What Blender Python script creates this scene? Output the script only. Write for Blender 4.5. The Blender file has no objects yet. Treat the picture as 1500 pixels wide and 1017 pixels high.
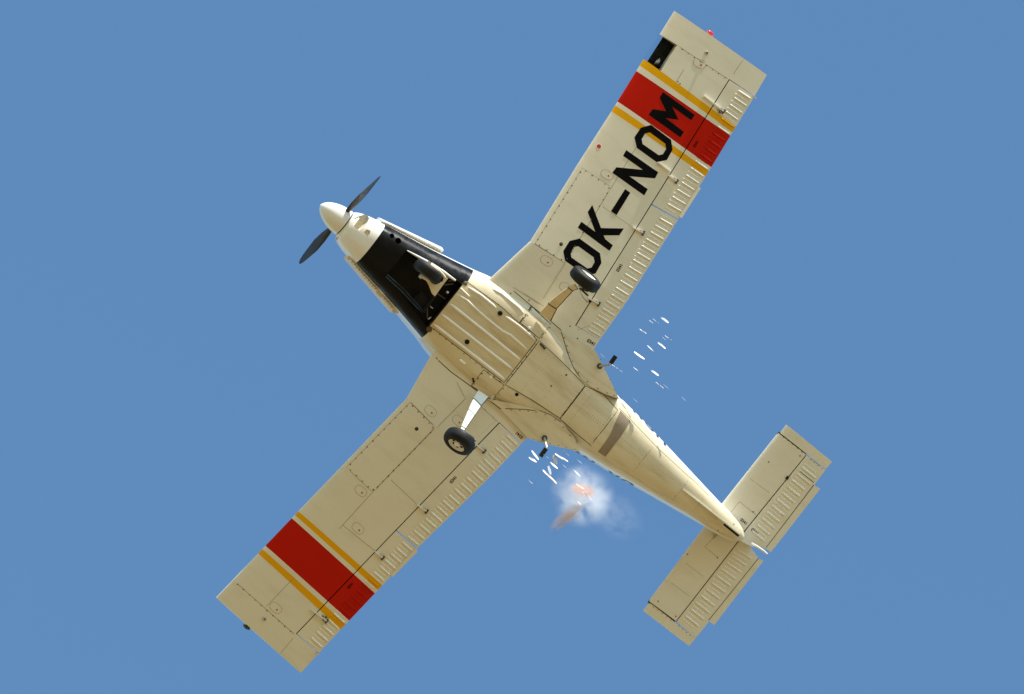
import bpy, bmesh, math, random
import numpy as np
from mathutils import Vector, Matrix, noise
from mathutils.bvhtree import BVHTree
random.seed(4)
S = bpy.context.scene
COL = S.collection
R = math.radians

# ------------------------------------------------------------------ camera, sky, sun, exposure
# Aircraft frame: X aft, Y to the right wing, Z up (metres). The aircraft banks away from the sun.
BANK, DIST, PPM = -34.0, 120.0, 81.0
A = R(38.1)
AIM = Vector((0, -0.075, 0))
N_CAM = Vector((-0.17, 0.09, -1)).normalized()
CAM = AIM + N_CAM * DIST
e_a = (Vector((1, 0, 0)) - N_CAM * N_CAM.x).normalized()
RIGHT = math.cos(A) * e_a + math.sin(A) * N_CAM.cross(e_a)
UP = N_CAM.cross(RIGHT)
FPX = PPM * DIST
ROT = Matrix.Rotation(R(BANK), 4, 'X')
HEIGHT = 1.7 - (ROT @ CAM).z
PLANE_M = Matrix.Translation((0, 0, HEIGHT)) @ ROT
cd = bpy.data.cameras.new('camera'); cam = bpy.data.objects.new('camera', cd); COL.objects.link(cam)
cm = Matrix((RIGHT, UP, N_CAM)).transposed().to_4x4(); cm.translation = CAM
cam.matrix_world = PLANE_M @ cm
cd.sensor_width = 36; cd.lens = FPX / 1500 * 36; cd.clip_start = 1; cd.clip_end = 20000
S.camera = cam

SUN_EL, SUN_FWD = R(4.6), R(12)   # relative to the banked aircraft
SUN_LOCAL = Vector((-math.sin(SUN_FWD) * math.cos(SUN_EL), -math.cos(SUN_FWD) * math.cos(SUN_EL), math.sin(SUN_EL)))
sw = (ROT.to_3x3() @ SUN_LOCAL).normalized()
sun_el = math.asin(sw.z); sun_az = math.atan2(sw.x, sw.y)
w = bpy.data.worlds.new("World"); S.world = w; w.use_nodes = True
nt = w.node_tree; bg = nt.nodes['Background']
sky = nt.nodes.new('ShaderNodeTexSky'); sky.sky_type = 'NISHITA'; sky.sun_disc = False
sky.sun_elevation = sun_el; sky.sun_rotation = sun_az
sky.air_density = 1.1; sky.dust_density = 0.2; sky.ozone_density = 4.2; sky.altitude = 200
wb = nt.nodes.new('ShaderNodeMix'); wb.data_type = 'RGBA'; wb.blend_type = 'MULTIPLY'; wb.inputs[0].default_value = 1
wb.inputs[7].default_value = (.86, 1.03, 1, 1)      # uniform white balance of the whole sky
nt.links.new(sky.outputs[0], wb.inputs[6]); nt.links.new(wb.outputs[2], bg.inputs[0]); bg.inputs[1].default_value = 0.124
ld = bpy.data.lights.new('sun', 'SUN'); ld.energy = 3.7; ld.angle = R(0.53); ld.color = (1, .94, .84)
sun = bpy.data.objects.new('sun', ld); COL.objects.link(sun)
sun.rotation_euler = sw.to_track_quat('Z', 'Y').to_euler(); sun.location = (0, 0, 300)
S.view_settings.view_transform = 'Standard'; S.view_settings.look = 'None'
S.view_settings.exposure = 0.98; S.view_settings.gamma = 1
S.cycles.volume_bounces = 6; S.cycles.max_bounces = 12

# ------------------------------------------------------------------ helpers
def at(px, py, z=0.0):
    d = -N_CAM * FPX + RIGHT * (px - 750) + UP * (508.5 - py)
    t = (z - CAM.z) / d.z
    return CAM + d * t
def atf(px, py, zf):
    z = 0.3
    for _ in range(8): p = at(px, py, z); z = zf(p)
    return at(px, py, z)
def new_mesh(name, verts, faces, mats=(), fm=None, smooth=True, ang=35):
    me = bpy.data.meshes.new(name)
    me.from_pydata([tuple(v) for v in verts], [], faces)
    for m in mats: me.materials.append(m)
    if fm: me.polygons.foreach_set('material_index', fm)
    bm = bmesh.new(); bm.from_mesh(me); bmesh.ops.recalc_face_normals(bm, faces=bm.faces); bm.to_mesh(me); bm.free()
    if smooth:
        me.shade_smooth(); me.set_sharp_from_angle(angle=R(ang))
    me.update()
    return me
def part(name, me, parent, label=None, kind=None):
    o = bpy.data.objects.new(name, me); COL.objects.link(o)
    if parent: o.parent = parent
    if label: o['label'] = label
    if kind: o['kind'] = kind
    return o

# ------------------------------------------------------------------ materials
def mat(name, col, rough=.4, metal=0., coat=0., spec=.5):
    m = bpy.data.materials.new(name); m.use_nodes = True
    b = m.node_tree.nodes['Principled BSDF']
    b.inputs['Base Color'].default_value = (*col, 1); b.inputs['Roughness'].default_value = rough
    b.inputs['Metallic'].default_value = metal; b.inputs['Coat Weight'].default_value = coat
    b.inputs['Specular IOR Level'].default_value = spec
    return m
def dirty(name, col, dirt, amount=.5, streak=(.6, 5, 5), rough=.38, bump=.007, lo=.45, hi=.75, spot=.25, coat=.0, stain=None, spec=.3):
    """paint with streaks of dirt along the airflow, fine speckle and slight panel unevenness"""
    m = mat(name, col, rough, 0, coat, spec); t = m.node_tree; N = t.nodes; L = t.links; b = N['Principled BSDF']
    tc = N.new('ShaderNodeTexCoord')
    def noi(scale, sc, det=6, rough=.6):
        mp = N.new('ShaderNodeMapping'); mp.inputs['Scale'].default_value = scale
        n = N.new('ShaderNodeTexNoise'); n.inputs['Scale'].default_value = sc; n.inputs['Detail'].default_value = det
        n.inputs['Roughness'].default_value = rough
        L.new(tc.outputs['Object'], mp.inputs[0]); L.new(mp.outputs[0], n.inputs[0]); return n
    def ramp(src, a, c, out=(0, 1)):
        r = N.new('ShaderNodeMapRange'); r.interpolation_type = 'SMOOTHSTEP'
        r.inputs[1].default_value = a; r.inputs[2].default_value = c; r.inputs[3].default_value = out[0]; r.inputs[4].default_value = out[1]
        L.new(src, r.inputs[0]); return r
    def mix(fac, a, bcol):
        x = N.new('ShaderNodeMix'); x.data_type = 'RGBA'
        L.new(fac, x.inputs[0])
        if isinstance(a, tuple): x.inputs[6].default_value = (*a, 1)
        else: L.new(a, x.inputs[6])
        x.inputs[7].default_value = (*bcol, 1); return x
    r1 = ramp(noi(streak, 2.2).outputs[0], lo, hi, (0, amount))
    x = mix(r1.outputs[0], col, dirt)
    r2 = ramp(noi((1, 1, 1), .9, 3).outputs[0], .35, .7, (0, amount * .55))
    x = mix(r2.outputs[0], x.outputs[2], tuple(.5 * (a + c) for a, c in zip(col, dirt)))
    r3 = ramp(noi((1, 1, 1), 38, 2).outputs[0], .66, .74, (0, spot))
    x = mix(r3.outputs[0], x.outputs[2], tuple(c * .55 for c in dirt))
    if stain:   # rusty run-off, long thin streaks
        r4 = ramp(noi((.45, 4, 3), 1.5, 3).outputs[0], .52, .72, (0, stain[1]))
        x = mix(r4.outputs[0], x.outputs[2], stain[0])
    L.new(x.outputs[2], b.inputs['Base Color'])
    rr = ramp(noi((1, 1, 1), 6).outputs[0], .3, .7, (rough - .08, rough + .15)); L.new(rr.outputs[0], b.inputs['Roughness'])
    bp = N.new('ShaderNodeBump'); bp.inputs['Strength'].default_value = .35; bp.inputs['Distance'].default_value = bump
    nb = noi((1, 1, 1), 1.7, 2, .4); L.new(nb.outputs[0], bp.inputs['Height']); L.new(bp.outputs[0], b.inputs['Normal'])
    return m
M = {}
M['cream'] = dirty('cream_paint', (.74, .69, .56), (.52, .45, .31), .25, (.5, 2, 2))
M['belly'] = dirty('grimy_belly_paint', (.72, .64, .46), (.48, .37, .20), .45, (.6, 3, 3), stain=((.40, .24, .09), .25))
M['hopper'] = dirty('stained_panel_paint', (.68, .58, .38), (.48, .33, .15), .6, (.55, 2.2, 2), lo=.35, hi=.7, stain=((.38, .20, .06), .4))
M['white'] = dirty('white_paint', (.82, .81, .77), (.6, .55, .44), .2, (.5, 4, 4), rough=.3, coat=.3)
M['bead'] = dirty('bead_highlight_white', (.90, .89, .84), (.6, .54, .4), .25, (.5, 5, 5))  # bead highlights put into a whiter colour; plain white marks share it
M['red'] = dirty('red_paint', (.50, .010, .002), (.40, .012, .003), .4, (.5, 3, 3), spot=.05, spec=.08)
M['yellow'] = dirty('yellow_paint', (.78, .38, .004), (.62, .28, .01), .4, (.5, 3, 3), spot=.1, spec=.08)
M['black'] = dirty('black_paint', (.004, .004, .005), (.012, .010, .008), .5, (.5, 3, 3), rough=.26, spot=.3, coat=.0, spec=.13)
M['letter'] = dirty('letter_black', (.004, .004, .005), (.010, .010, .011), .4, (1, 1, 1), rough=.5, spot=.15, spec=.03)
M['blue'] = mat('side_letter_blue', (.02, .03, .10), .4)
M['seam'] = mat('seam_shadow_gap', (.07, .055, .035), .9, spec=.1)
M['seamlight'] = mat('light_seam', (.33, .28, .19), .8, spec=.1)
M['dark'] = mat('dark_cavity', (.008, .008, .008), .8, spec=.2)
M['rivet'] = mat('screw_grime', (.10, .07, .04), .6)
M['rivet2'] = mat('rivet_grime', (.26, .20, .12), .6)
M['tape'] = dirty('grey_patch', (.30, .24, .17), (.22, .17, .11), .6, (2, 2, 2), rough=.7)
M['rubber'] = dirty('tyre_rubber', (.009, .009, .010), (.022, .020, .018), .5, (1, 1, 1), rough=.55, spot=.2, coat=0, spec=.25)
M['metal'] = mat('bare_metal', (.55, .53, .5), .35, .9)
M['dmetal'] = mat('dark_metal', (.08, .075, .065), .5, .6)
M['green'] = mat('green_band', (.04, .09, .04), .6)
M['prop'] = dirty('propeller_grey', (.03, .031, .034), (.06, .056, .05), .4, (3, 3, 3), rough=.4, spot=0)
M['reddot'] = mat('red_mark', (.5, .02, .015), .5)
M['redlens'] = mat('red_lens', (.6, .01, .03), .15, coat=.6)
M['greenlens'] = mat('green_lens', (.005, .05, .03), .15, coat=.6)
M['well'] = dirty('wheel_bay_paint', (.008, .008, .007), (.02, .017, .012), .6, (2, 2, 2), rough=.5, spec=.15)
M['tan_and_shade'] = dirty('tan_paint_and_shade', (.74, .62, .42), (.5, .36, .18), .5, (1, 4, 4))  # fork's own tan; on right door and left leg it paints shade
g = bpy.data.materials.new('clear_acrylic'); g.use_nodes = True
gb = g.node_tree.nodes['Principled BSDF']; gb.inputs['Transmission Weight'].default_value = 1; gb.inputs['Roughness'].default_value = .03
gb.inputs['IOR'].default_value = 1.02; gb.inputs['Base Color'].default_value = (.9, .93, .95, 1); M['glass'] = g
g = bpy.data.materials.new('canopy_glass'); g.use_nodes = True
gb = g.node_tree.nodes['Principled BSDF']; gb.inputs['Transmission Weight'].default_value = .8; gb.inputs['Roughness'].default_value = .05
gb.inputs['Base Color'].default_value = (.2, .24, .26, 1); M['canopy'] = g

# ------------------------------------------------------------------ ground (below and behind the camera, it lights the belly)
gm = bpy.data.materials.new('dry_field'); gm.use_nodes = True
t = gm.node_tree; b = t.nodes['Principled BSDF']; b.inputs['Roughness'].default_value = .95
tc = t.nodes.new('ShaderNodeTexCoord'); n1 = t.nodes.new('ShaderNodeTexNoise'); n1.inputs['Scale'].default_value = .01; n1.inputs['Detail'].default_value = 8
n2 = t.nodes.new('ShaderNodeTexNoise'); n2.inputs['Scale'].default_value = 2.5; n2.inputs['Detail'].default_value = 6
r = t.nodes.new('ShaderNodeValToRGB'); r.color_ramp.elements[0].position = .35; r.color_ramp.elements[0].color = (.208, .143, .052, 1)
r.color_ramp.elements[1].position = .65; r.color_ramp.elements[1].color = (.278, .196, .078, 1)
mx = t.nodes.new('ShaderNodeMath'); mx.operation = 'MULTIPLY_ADD'; mx.inputs[1].default_value = .3
t.links.new(tc.outputs['Object'], n1.inputs[0]); t.links.new(tc.outputs['Object'], n2.inputs[0])
t.links.new(n2.outputs[0], mx.inputs[0]); t.links.new(n1.outputs[0], mx.inputs[2])
ms = t.nodes.new('ShaderNodeMath'); ms.operation = 'SUBTRACT'; ms.inputs[1].default_value = .15
t.links.new(mx.outputs[0], ms.inputs[0]); t.links.new(ms.outputs[0], r.inputs[0]); t.links.new(r.outputs[0], b.inputs['Base Color'])
V = []; F = []; rings = [0, 20, 60, 150, 400, 1000, 3000, 9000]
V.append((0, 0, 0))
for ri in rings[1:]:
    for k in range(48): a = k * math.tau / 48; V.append((ri * math.cos(a), ri * math.sin(a), 0.0))
for k in range(48): F.append((0, 1 + k, 1 + (k + 1) % 48))
for i in range(len(rings) - 2):
    for k in range(48):
        a0 = 1 + i * 48 + k; a1 = 1 + i * 48 + (k + 1) % 48; F.append((a0, a0 + 48, a1 + 48, a1))
me = bpy.data.meshes.new('ground'); me.from_pydata(V, [], F); me.materials.append(gm)
go = bpy.data.objects.new('ground', me); COL.objects.link(go); go['kind'] = 'structure'
go['label'] = 'dry straw-coloured field far below the airplane'

# ------------------------------------------------------------------ the aircraft
plane = bpy.data.objects.new('airplane', None); COL.objects.link(plane); plane.matrix_world = PLANE_M
plane['label'] = 'cream low-wing crop-dusting airplane seen from below, black-painted nose belly and red and yellow wing bands'
plane['category'] = 'airplane'

# ---- lofted bodies
def pchip(xs, ys):
    xs = np.array(xs, float); ys = np.array(ys, float); h = np.diff(xs); d = np.diff(ys) / h
    m = np.zeros(len(xs)); m[0] = d[0]; m[-1] = d[-1]
    for i in range(1, len(xs) - 1):
        if d[i - 1] * d[i] > 0:
            w1 = 2 * h[i] + h[i - 1]; w2 = h[i] + 2 * h[i - 1]; m[i] = (w1 + w2) / (w1 / d[i - 1] + w2 / d[i])
    def f(x):
        i = int(min(max(np.searchsorted(xs, x) - 1, 0), len(xs) - 2)); u = (x - xs[i]) / h[i]
        return float((2*u**3 - 3*u*u + 1)*ys[i] + (u**3 - 2*u*u + u)*h[i]*m[i] + (-2*u**3 + 3*u*u)*ys[i+1] + (u**3 - u*u)*h[i]*m[i+1])
    return f
# X apparent, half width, z bottom, z top, roundness exponent
FS = [(-3.78, .30, .33, .90, 2.0), (-3.70, .345, .27, .97, 2.1), (-3.25, .455, .13, 1.10, 2.5), (-2.30, .63, .05, 1.3, 2.8), (-1.49, .80, 0, 1.45, 3.1),
      (-1.07, .90, -.01, 1.55, 3.7), (-.4, .95, -.01, 1.6, 4.6), (.1, .92, 0, 1.6, 4.8), (.57, .85, .02, 1.6, 4.2), (1.2, .73, .07, 1.55, 3.3),
      (2.08, .64, .16, 1.45, 2.6), (2.7, .575, .23, 1.4, 2.5), (3.13, .515, .28, 1.36, 2.4), (4.28, .345, .46, 1.27, 2.25), (4.73, .28, .54, 1.24, 2.2),
      (5.23, .21, .65, 1.2, 2.1), (5.46, .145, .74, 1.14, 2.0), (5.56, .07, .82, 1.06, 2.0)]
FX = [s[0] + .17 * (s[2] + s[3]) * .5 for s in FS]
fw, fb, ftp, fn = (pchip(FX, [s[k] for s in FS]) for k in (1, 2, 3, 4))
NR = 72
def ring(x, grow=0.0):
    wv, zb, zt, n = fw(x) + grow, fb(x) - grow, ftp(x) + grow, fn(x); zm = (zb + zt) / 2; h = (zt - zb) / 2; out = []
    for k in range(NR):
        a = math.tau * k / NR; c, s = math.cos(a), math.sin(a)
        out.append(Vector((x, wv * math.copysign(abs(c) ** (2 / n), c), zm + h * math.copysign(abs(s) ** (2 / n), s))))
    return out
def loft(x0, x1, n, mats, matf, grow=0.0):
    V = []; F = []; fm = []
    for i in range(n + 1): V += ring(x0 + (x1 - x0) * i / n, grow)
    for i in range(n):
        x = x0 + (x1 - x0) * (i + .5) / n
        for k in range(NR):
            a = i * NR + k; b2 = i * NR + (k + 1) % NR
            F.append((a, b2, b2 + NR, a + NR)); fm.append(matf(x, math.sin(math.tau * (k + .5) / NR)))
    F.append(tuple(range(NR))); fm.append(0); F.append(tuple(range(n * NR, (n + 1) * NR))); fm.append(0)
    return V, F, mats, fm
XA, XB, XC = FX[0], -3.14, -1.36
nose_me = new_mesh('nose_cowling', *loft(XA, XB, 16, [M['white'], M['dark']], lambda x, s: 0))
eng_me = new_mesh('engine_cowling', *loft(XB, XC, 26, [M['white'], M['black'], M['well']],
          lambda x, s: 1 if s < (-.36) else 0))
fus_me = new_mesh('fuselage', *loft(XC, FX[-1], 130, [M['white'], M['belly']],
          lambda x, s: 1 if s < (-.1 if x < .9 else -.42) else 0), smooth=True)

def boolean(me, cutters):
    o = bpy.data.objects.new('tmp', me); COL.objects.link(o); cs = []
    for c in cutters:
        co = bpy.data.objects.new('cut', c); COL.objects.link(co); cs.append(co)
        m = o.modifiers.new('b', 'BOOLEAN'); m.object = co; m.operation = 'DIFFERENCE'; m.solver = 'EXACT'; m.material_mode = 'TRANSFER'
    dg = bpy.context.evaluated_depsgraph_get(); dg.update()
    out = bpy.data.meshes.new_from_object(o.evaluated_get(dg)); out.name = me.name
    for x in [o] + cs: bpy.data.objects.remove(x)
    out.shade_smooth(); out.set_sharp_from_angle(angle=R(35))
    return out
def prism(poly, z0, z1, m, zref=None, name='prism'):
    """plate or block over an outline; outline given at height zref"""
    zr = z0 if zref is None else zref
    P = [at(x, y, zr) for x, y in poly]; n = len(P)
    V = [(p.x, p.y, z0) for p in P] + [(p.x, p.y, z1) for p in P]
    F = [tuple(range(n)), tuple(range(n, 2 * n))] + [(i, (i + 1) % n, n + (i + 1) % n, n + i) for i in range(n)]
    return new_mesh(name, V, F, [m], smooth=False)
def circle_px(cx, cy, r, n=14): return [(cx + r * math.cos(math.tau * k / n), cy + r * math.sin(math.tau * k / n)) for k in range(n)]

tan_in = M['cream']
nose_me = boolean(nose_me, [
    prism([(516, 330), (525, 338), (538, 327), (542, 320), (541.5, 316), (537, 314.5), (528, 316.5), (520, 320)], -1, .60, tan_in, .32),
    prism([(521.5, 311.5), (525, 309.8), (529, 311), (529, 314.5), (524, 315)], -1, .52, tan_in, .4),
    prism([(543.5, 320.5), (549, 320.5), (552.5, 323.5), (551, 326.3), (545.5, 326.3)], -1, .30, tan_in, .25),
    prism([(532.5, 340.5), (537.5, 336), (542.5, 338.3), (541, 343), (537.5, 346)], -1, .23, tan_in, .2),
    prism([(490, 347), (492.5, 344), (497.5, 342), (496.5, 349), (494, 354), (490.5, 351.5)], -1, .60, tan_in, .45)])
eng_me = boolean(eng_me, [
    prism([(596, 367), (668, 410), (677, 417), (626, 479), (612, 461), (567, 403)], -1, .42, M['well'], .03),
    prism(circle_px(575.5, 345.8, 3.6), -1, .4, M['dark'], .1), prism(circle_px(584.5, 353, 4.6), -1, .4, M['dark'], .09)])
nose = part('nose_cowling', nose_me, plane); eng = part('engine_cowling', eng_me, plane, 'engine cowling with black-painted underside and open nose-wheel bay')
fus = part('fuselage', fus_me, plane)

# ---- wings
DIH = math.tan(R(7)); YK = 1.86; ZW = .23
def zwing(p): return ZW + DIH * max(0, abs(p.y) - YK)
def yt(u, t=.15): return 5 * t * (.2969 * math.sqrt(max(u, 0)) - .126 * u - .3516 * u * u + .2843 * u ** 3 - .1036 * u ** 4)
def foil(L, T, u, side):
    c = (T - L).length; p = L.lerp(T, u)
    z = yt(u) * c * (1.15 if side > 0 else -.5)
    return Vector((p.x, p.y, p.z + z))
def isect(p, q, a, b):
    d1 = (q[0] - p[0], q[1] - p[1]); d2 = (b[0] - a[0], b[1] - a[1]); cr = d1[0] * d2[1] - d1[1] * d2[0]
    return ((a[0] - p[0]) * d2[1] - (a[1] - p[1]) * d2[0]) / cr
lerp2 = lambda p, q, t: (p[0] + (q[0] - p[0]) * t, p[1] + (q[1] - p[1]) * t)
LW = dict(sts=[('in', (690, 433), (848, 545)), ('flapin', (722, 404), (878.2, 498.7)), ('kink', (776.6, 353.3), (918.2, 441.8)),
               ('split', (846, 240.5), (993.6, 321.6)), ('y2i', (895.4, 163.5), (1033.7, 258.3)), ('w', (900.9, 154.6), (1038.5, 250.7)),
               ('red0', (904.3, 149), (1042, 245.2)), ('red1', (931.9, 104.3), (1070, 199)), ('y1i', (936.8, 96.5), (1073, 194.2)),
               ('y1o', (942.8, 86.8), (1077.9, 186)), ('joint', (966.2, 50.4), (1105.6, 140.7)), ('tip', (987.5, 16.2), (1123.3, 109.7))],
          hinge=((1066.9, 116.2), (841.6, 476.8)))
RW = dict(sts=[('in', (664, 489), (796, 618)), ('flapin', (629.5, 523), (764.1, 649.8)), ('kink', (595.2, 584), (718.5, 698.2)),
               ('split', (486.5, 697.5), (611, 803.5)), ('y1i', (436.8, 749), (560.2, 857.6)), ('w', (431.6, 754.6), (553.6, 864.5)),
               ('red0', (427.2, 759.3), (549.2, 869.4)), ('red1', (388.7, 799.6), (511.5, 909.4)), ('y2i', (384, 804.4), (506.5, 914.6)),
               ('y2o', (377.9, 810.8), (498.8, 922.6)), ('joint', (341.5, 849), (466.6, 957.5)), ('tip', (316.5, 875.2), (440.4, 986)) ],
          hinge=((431.6, 929.3), (729.9, 619.1)))
mid_seg = {'y2i': 'yellow', 'red0': 'red', 'y1i': 'yellow'}
BASES = []          # meshes on which panels, letters and screws lie
def build_wing(W, side, nm):
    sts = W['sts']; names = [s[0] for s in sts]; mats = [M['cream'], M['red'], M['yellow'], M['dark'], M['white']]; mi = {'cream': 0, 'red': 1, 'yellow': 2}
    st3 = []
    for n, l, t in sts:
        uh = isect(l, t, *W['hinge'])
        st3.append((atf(*l, zwing), atf(*t, zwing), uh))
    W['st3'] = st3
    ulist = [0, .003, .012, .03, .06, .1, .15, .21, .28, .36, .44, .52, .6, .68, .76, .84, .92, 1]
    def section(L, T, u0, u1, over=0.0):
        us = [u0 + (u1 - u0) * u for u in ulist]
        lo = [foil(L, T, u, -1) for u in reversed(us)]; up = [foil(L, T, u, 1) for u in us[(1 if u0 == 0 else 0):]]
        if over:
            for k in range(1, 1 + 3): lo  # shroud handled below
            up[-1] = foil(L, T, min(1, u1 + over), 1)
        return lo + up
    V = []; F = []; fm = []
    def seg(i, j, u0a, u1a, u0b, u1b, m, over=0, capa=False, capb=False, capm=3, sub=1):
        base = None; La, Ta, _ = st3[i]; Lb, Tb, _ = st3[j]
        for k in range(sub + 1):
            f = k / sub
            r_ = section(La.lerp(Lb, f), Ta.lerp(Tb, f), u0a + (u0b - u0a) * f, u1a + (u1b - u1a) * f, over)
            b0 = len(V); V.extend(r_); n = len(r_)
            if base is not None:
                for q in range(n):
                    F.append((base + q, base + (q + 1) % n, b0 + (q + 1) % n, b0 + q))
                    fm.append(3 if (q == n - 1 and over) else m)  # rear spar face coloured dark to paint the shade in the hinge gap
            elif capa: F.append(tuple(range(b0, b0 + n))); fm.append(capm)
            base = b0
        if capb: F.append(tuple(range(base, base + n))); fm.append(capm)
    idx = {n: i for i, n in enumerate(names)}
    def seg_main(i):
        a, bb = names[i], names[i + 1]; m = mi[mid_seg.get(a, 'cream')]
        if a == 'in': seg(i, i + 1, 0, 1, 0, 1, m, capb=True, capm=0)
        elif a == 'joint': seg(i, i + 1, 0, 1, 0, 1, m, capa=True, capb=True, capm=0, sub=3)
        else:
            u0 = .175 if (side == 'L' and a == 'y1o') else 0
            seg(i, i + 1, u0, st3[i][2], u0, st3[i + 1][2], m, over=.02, sub=(6 if a == 'kink' else 2), capa=bool(u0), capb=bool(u0))
    for i in range(len(sts) - 1): seg_main(i)
    me = new_mesh('wing', V, F, mats, fm, ang=40)
    wing = part('wing', me, plane, nm); BASES.append(me)
    # control surfaces
    surfs = {}
    for cname, a, bnm in (('flap', 'flapin', 'split'), ('aileron', 'split', 'joint')):
        V.clear(); F.clear(); fm.clear(); ia, ib = idx[a], idx[bnm]
        for i in range(ia, ib):
            La, Ta, ua = st3[i]; Lb, Tb, ub = st3[i + 1]; span = (Lb - La).length
            fa = .011 / span if i == ia else 0; fb_ = 1 - .011 / span if i == ib - 1 else 1
            m = mi[mid_seg.get(names[i], 'cream')]; base = None; sub = 2
            for k in range(sub + 1):
                f = fa + (fb_ - fa) * k / sub; L = La.lerp(Lb, f); T = Ta.lerp(Tb, f); u0 = ua + (ub - ua) * f + .008
                us = [u0 + (1 - u0) * q for q in (0, .04, .12, .3, .5, .75, 1)]
                lo = [foil(L, T, u, -1) for u in us]; up = [foil(L, T, u, 1) for u in reversed(us[1:-1])]
                nose_ = foil(L, T, u0 + .01, 1); nose_.z -= .02
                up = [Vector((v.x, v.y, v.z)) for v in up] + [nose_]
                r_ = lo + up; b0 = len(V); V.extend(r_); n = len(r_)
                if base is not None:
                    for q in range(n): F.append((base + q, base + (q + 1) % n, b0 + (q + 1) % n, b0 + q)); fm.append(m)
                    if k == sub and i == ib - 1: F.append(tuple(range(b0, b0 + n))); fm.append(m)
                elif i == ia: F.append(tuple(range(b0, b0 + n))); fm.append(m)
                base = b0
        me = new_mesh(cname, V, F, mats, fm, ang=40); surfs[cname] = part(cname, me, plane); BASES.append(me)
    return wing, surfs, idx
lwing, lsurf, lidx = build_wing(LW, 'L', 'left wing with black registration letters and a landing light window')
rwing, rsurf, ridx = build_wing(RW, 'R', 'right wing with red band and no letters')

# landing light bay in the left leading edge
La, Ta, _ = LW['st3'][lidx['y1o']]; Lb, Tb, _ = LW['st3'][lidx['joint']]
def patch(ulo, fl, mname, name, off=0.0, sides=(-1, 1), f0=0.0, f1=1.0):
    V = []; F = []; n = None
    for k in range(5):
        f = f0 + (f1 - f0) * k / 4; L = La.lerp(Lb, f); T = Ta.lerp(Tb, f); row = []
        if -1 in sides: row += [foil(L, T, u, -1) + Vector((0, 0, off)) for u in reversed(ulo)]
        if 1 in sides: row += [foil(L, T, u, 1) + Vector((0, 0, off)) for u in (ulo[1:] if -1 in sides else ulo)]
        b0 = len(V); V += row; n = len(row)
        if k: F += [(b0 - n + q, b0 - n + q + 1, b0 + q + 1, b0 + q) for q in range(n - 1)]
    return new_mesh(name, V, F, [M[mname]])
bay = part('landing_light_bay', patch([.045, .08, .12, .175], 0, 'dark', 'landing_light_bay', -.01, (1,)), lwing)
# bay floor forward wall
cover = part('landing_light_cover', patch([0, .003, .012, .03, .06, .1, .14, .175], 0, 'glass', 'landing_light_cover'), lwing)

# ---- generic lathe / tubes
def lathe(name, prof, n, mats, mtx, fmf=None, caps=True):
    V = []; F = []; fm = []
    for (a, rr) in prof:
        for k in range(n): th = math.tau * k / n; V.append(mtx @ Vector((a, rr * math.cos(th), rr * math.sin(th))))
    for i in range(len(prof) - 1):
        for k in range(n):
            F.append((i * n + k, i * n + (k + 1) % n, (i + 1) * n + (k + 1) % n, (i + 1) * n + k)); fm.append(fmf(i) if fmf else 0)
    if caps:
        F.append(tuple(range(n))); fm.append(fmf(0) if fmf else 0)
        F.append(tuple(range((len(prof) - 1) * n, len(prof) * n))); fm.append(fmf(len(prof) - 2) if fmf else 0)
    return new_mesh(name, V, F, mats, fm, ang=40)
def tube_geo(path, rad, n=10):
    V = []; F = []; P = [Vector(p) for p in path]
    for i, p in enumerate(P):
        d = (P[min(i + 1, len(P) - 1)] - P[max(i - 1, 0)]).normalized()
        s = d.cross(Vector((0, 0, 1)) if abs(d.z) < .9 else Vector((1, 0, 0))).normalized(); t2 = d.cross(s)
        r_ = rad[i] if isinstance(rad, (list, tuple)) else rad
        for k in range(n): th = math.tau * k / n; V.append(p + s * (r_ * math.cos(th)) + t2 * (r_ * math.sin(th)))
    for i in range(len(P) - 1):
        for k in range(n): F.append((i * n + k, i * n + (k + 1) % n, (i + 1) * n + (k + 1) % n, (i + 1) * n + k))
    F.append(tuple(range(n))); F.append(tuple(range((len(P) - 1) * n, len(P) * n)))
    return V, F
def tube(name, path, rad, m, n=10): V, F = tube_geo(path, rad, n); return new_mesh(name, V, F, [m])
def merge(name, geos, mats):
    V = []; F = []; fm = []
    for gi, (v, f) in enumerate(geos):
        b0 = len(V); V += list(v); F += [tuple(q + b0 for q in ff) for ff in f]; fm += [gi if len(mats) > 1 else 0] * len(f)
    return new_mesh(name, V, F, mats, fm)
def box_geo(c, ax, ay, az):
    c = Vector(c); V = []
    for sx in (-1, 1):
        for sy in (-1, 1):
            for sz in (-1, 1): V.append(c + ax * sx + ay * sy + az * sz)
    return V, [(0, 1, 3, 2), (4, 6, 7, 5), (0, 4, 5, 1), (2, 3, 7, 6), (0, 2, 6, 4), (1, 5, 7, 3)]

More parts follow.
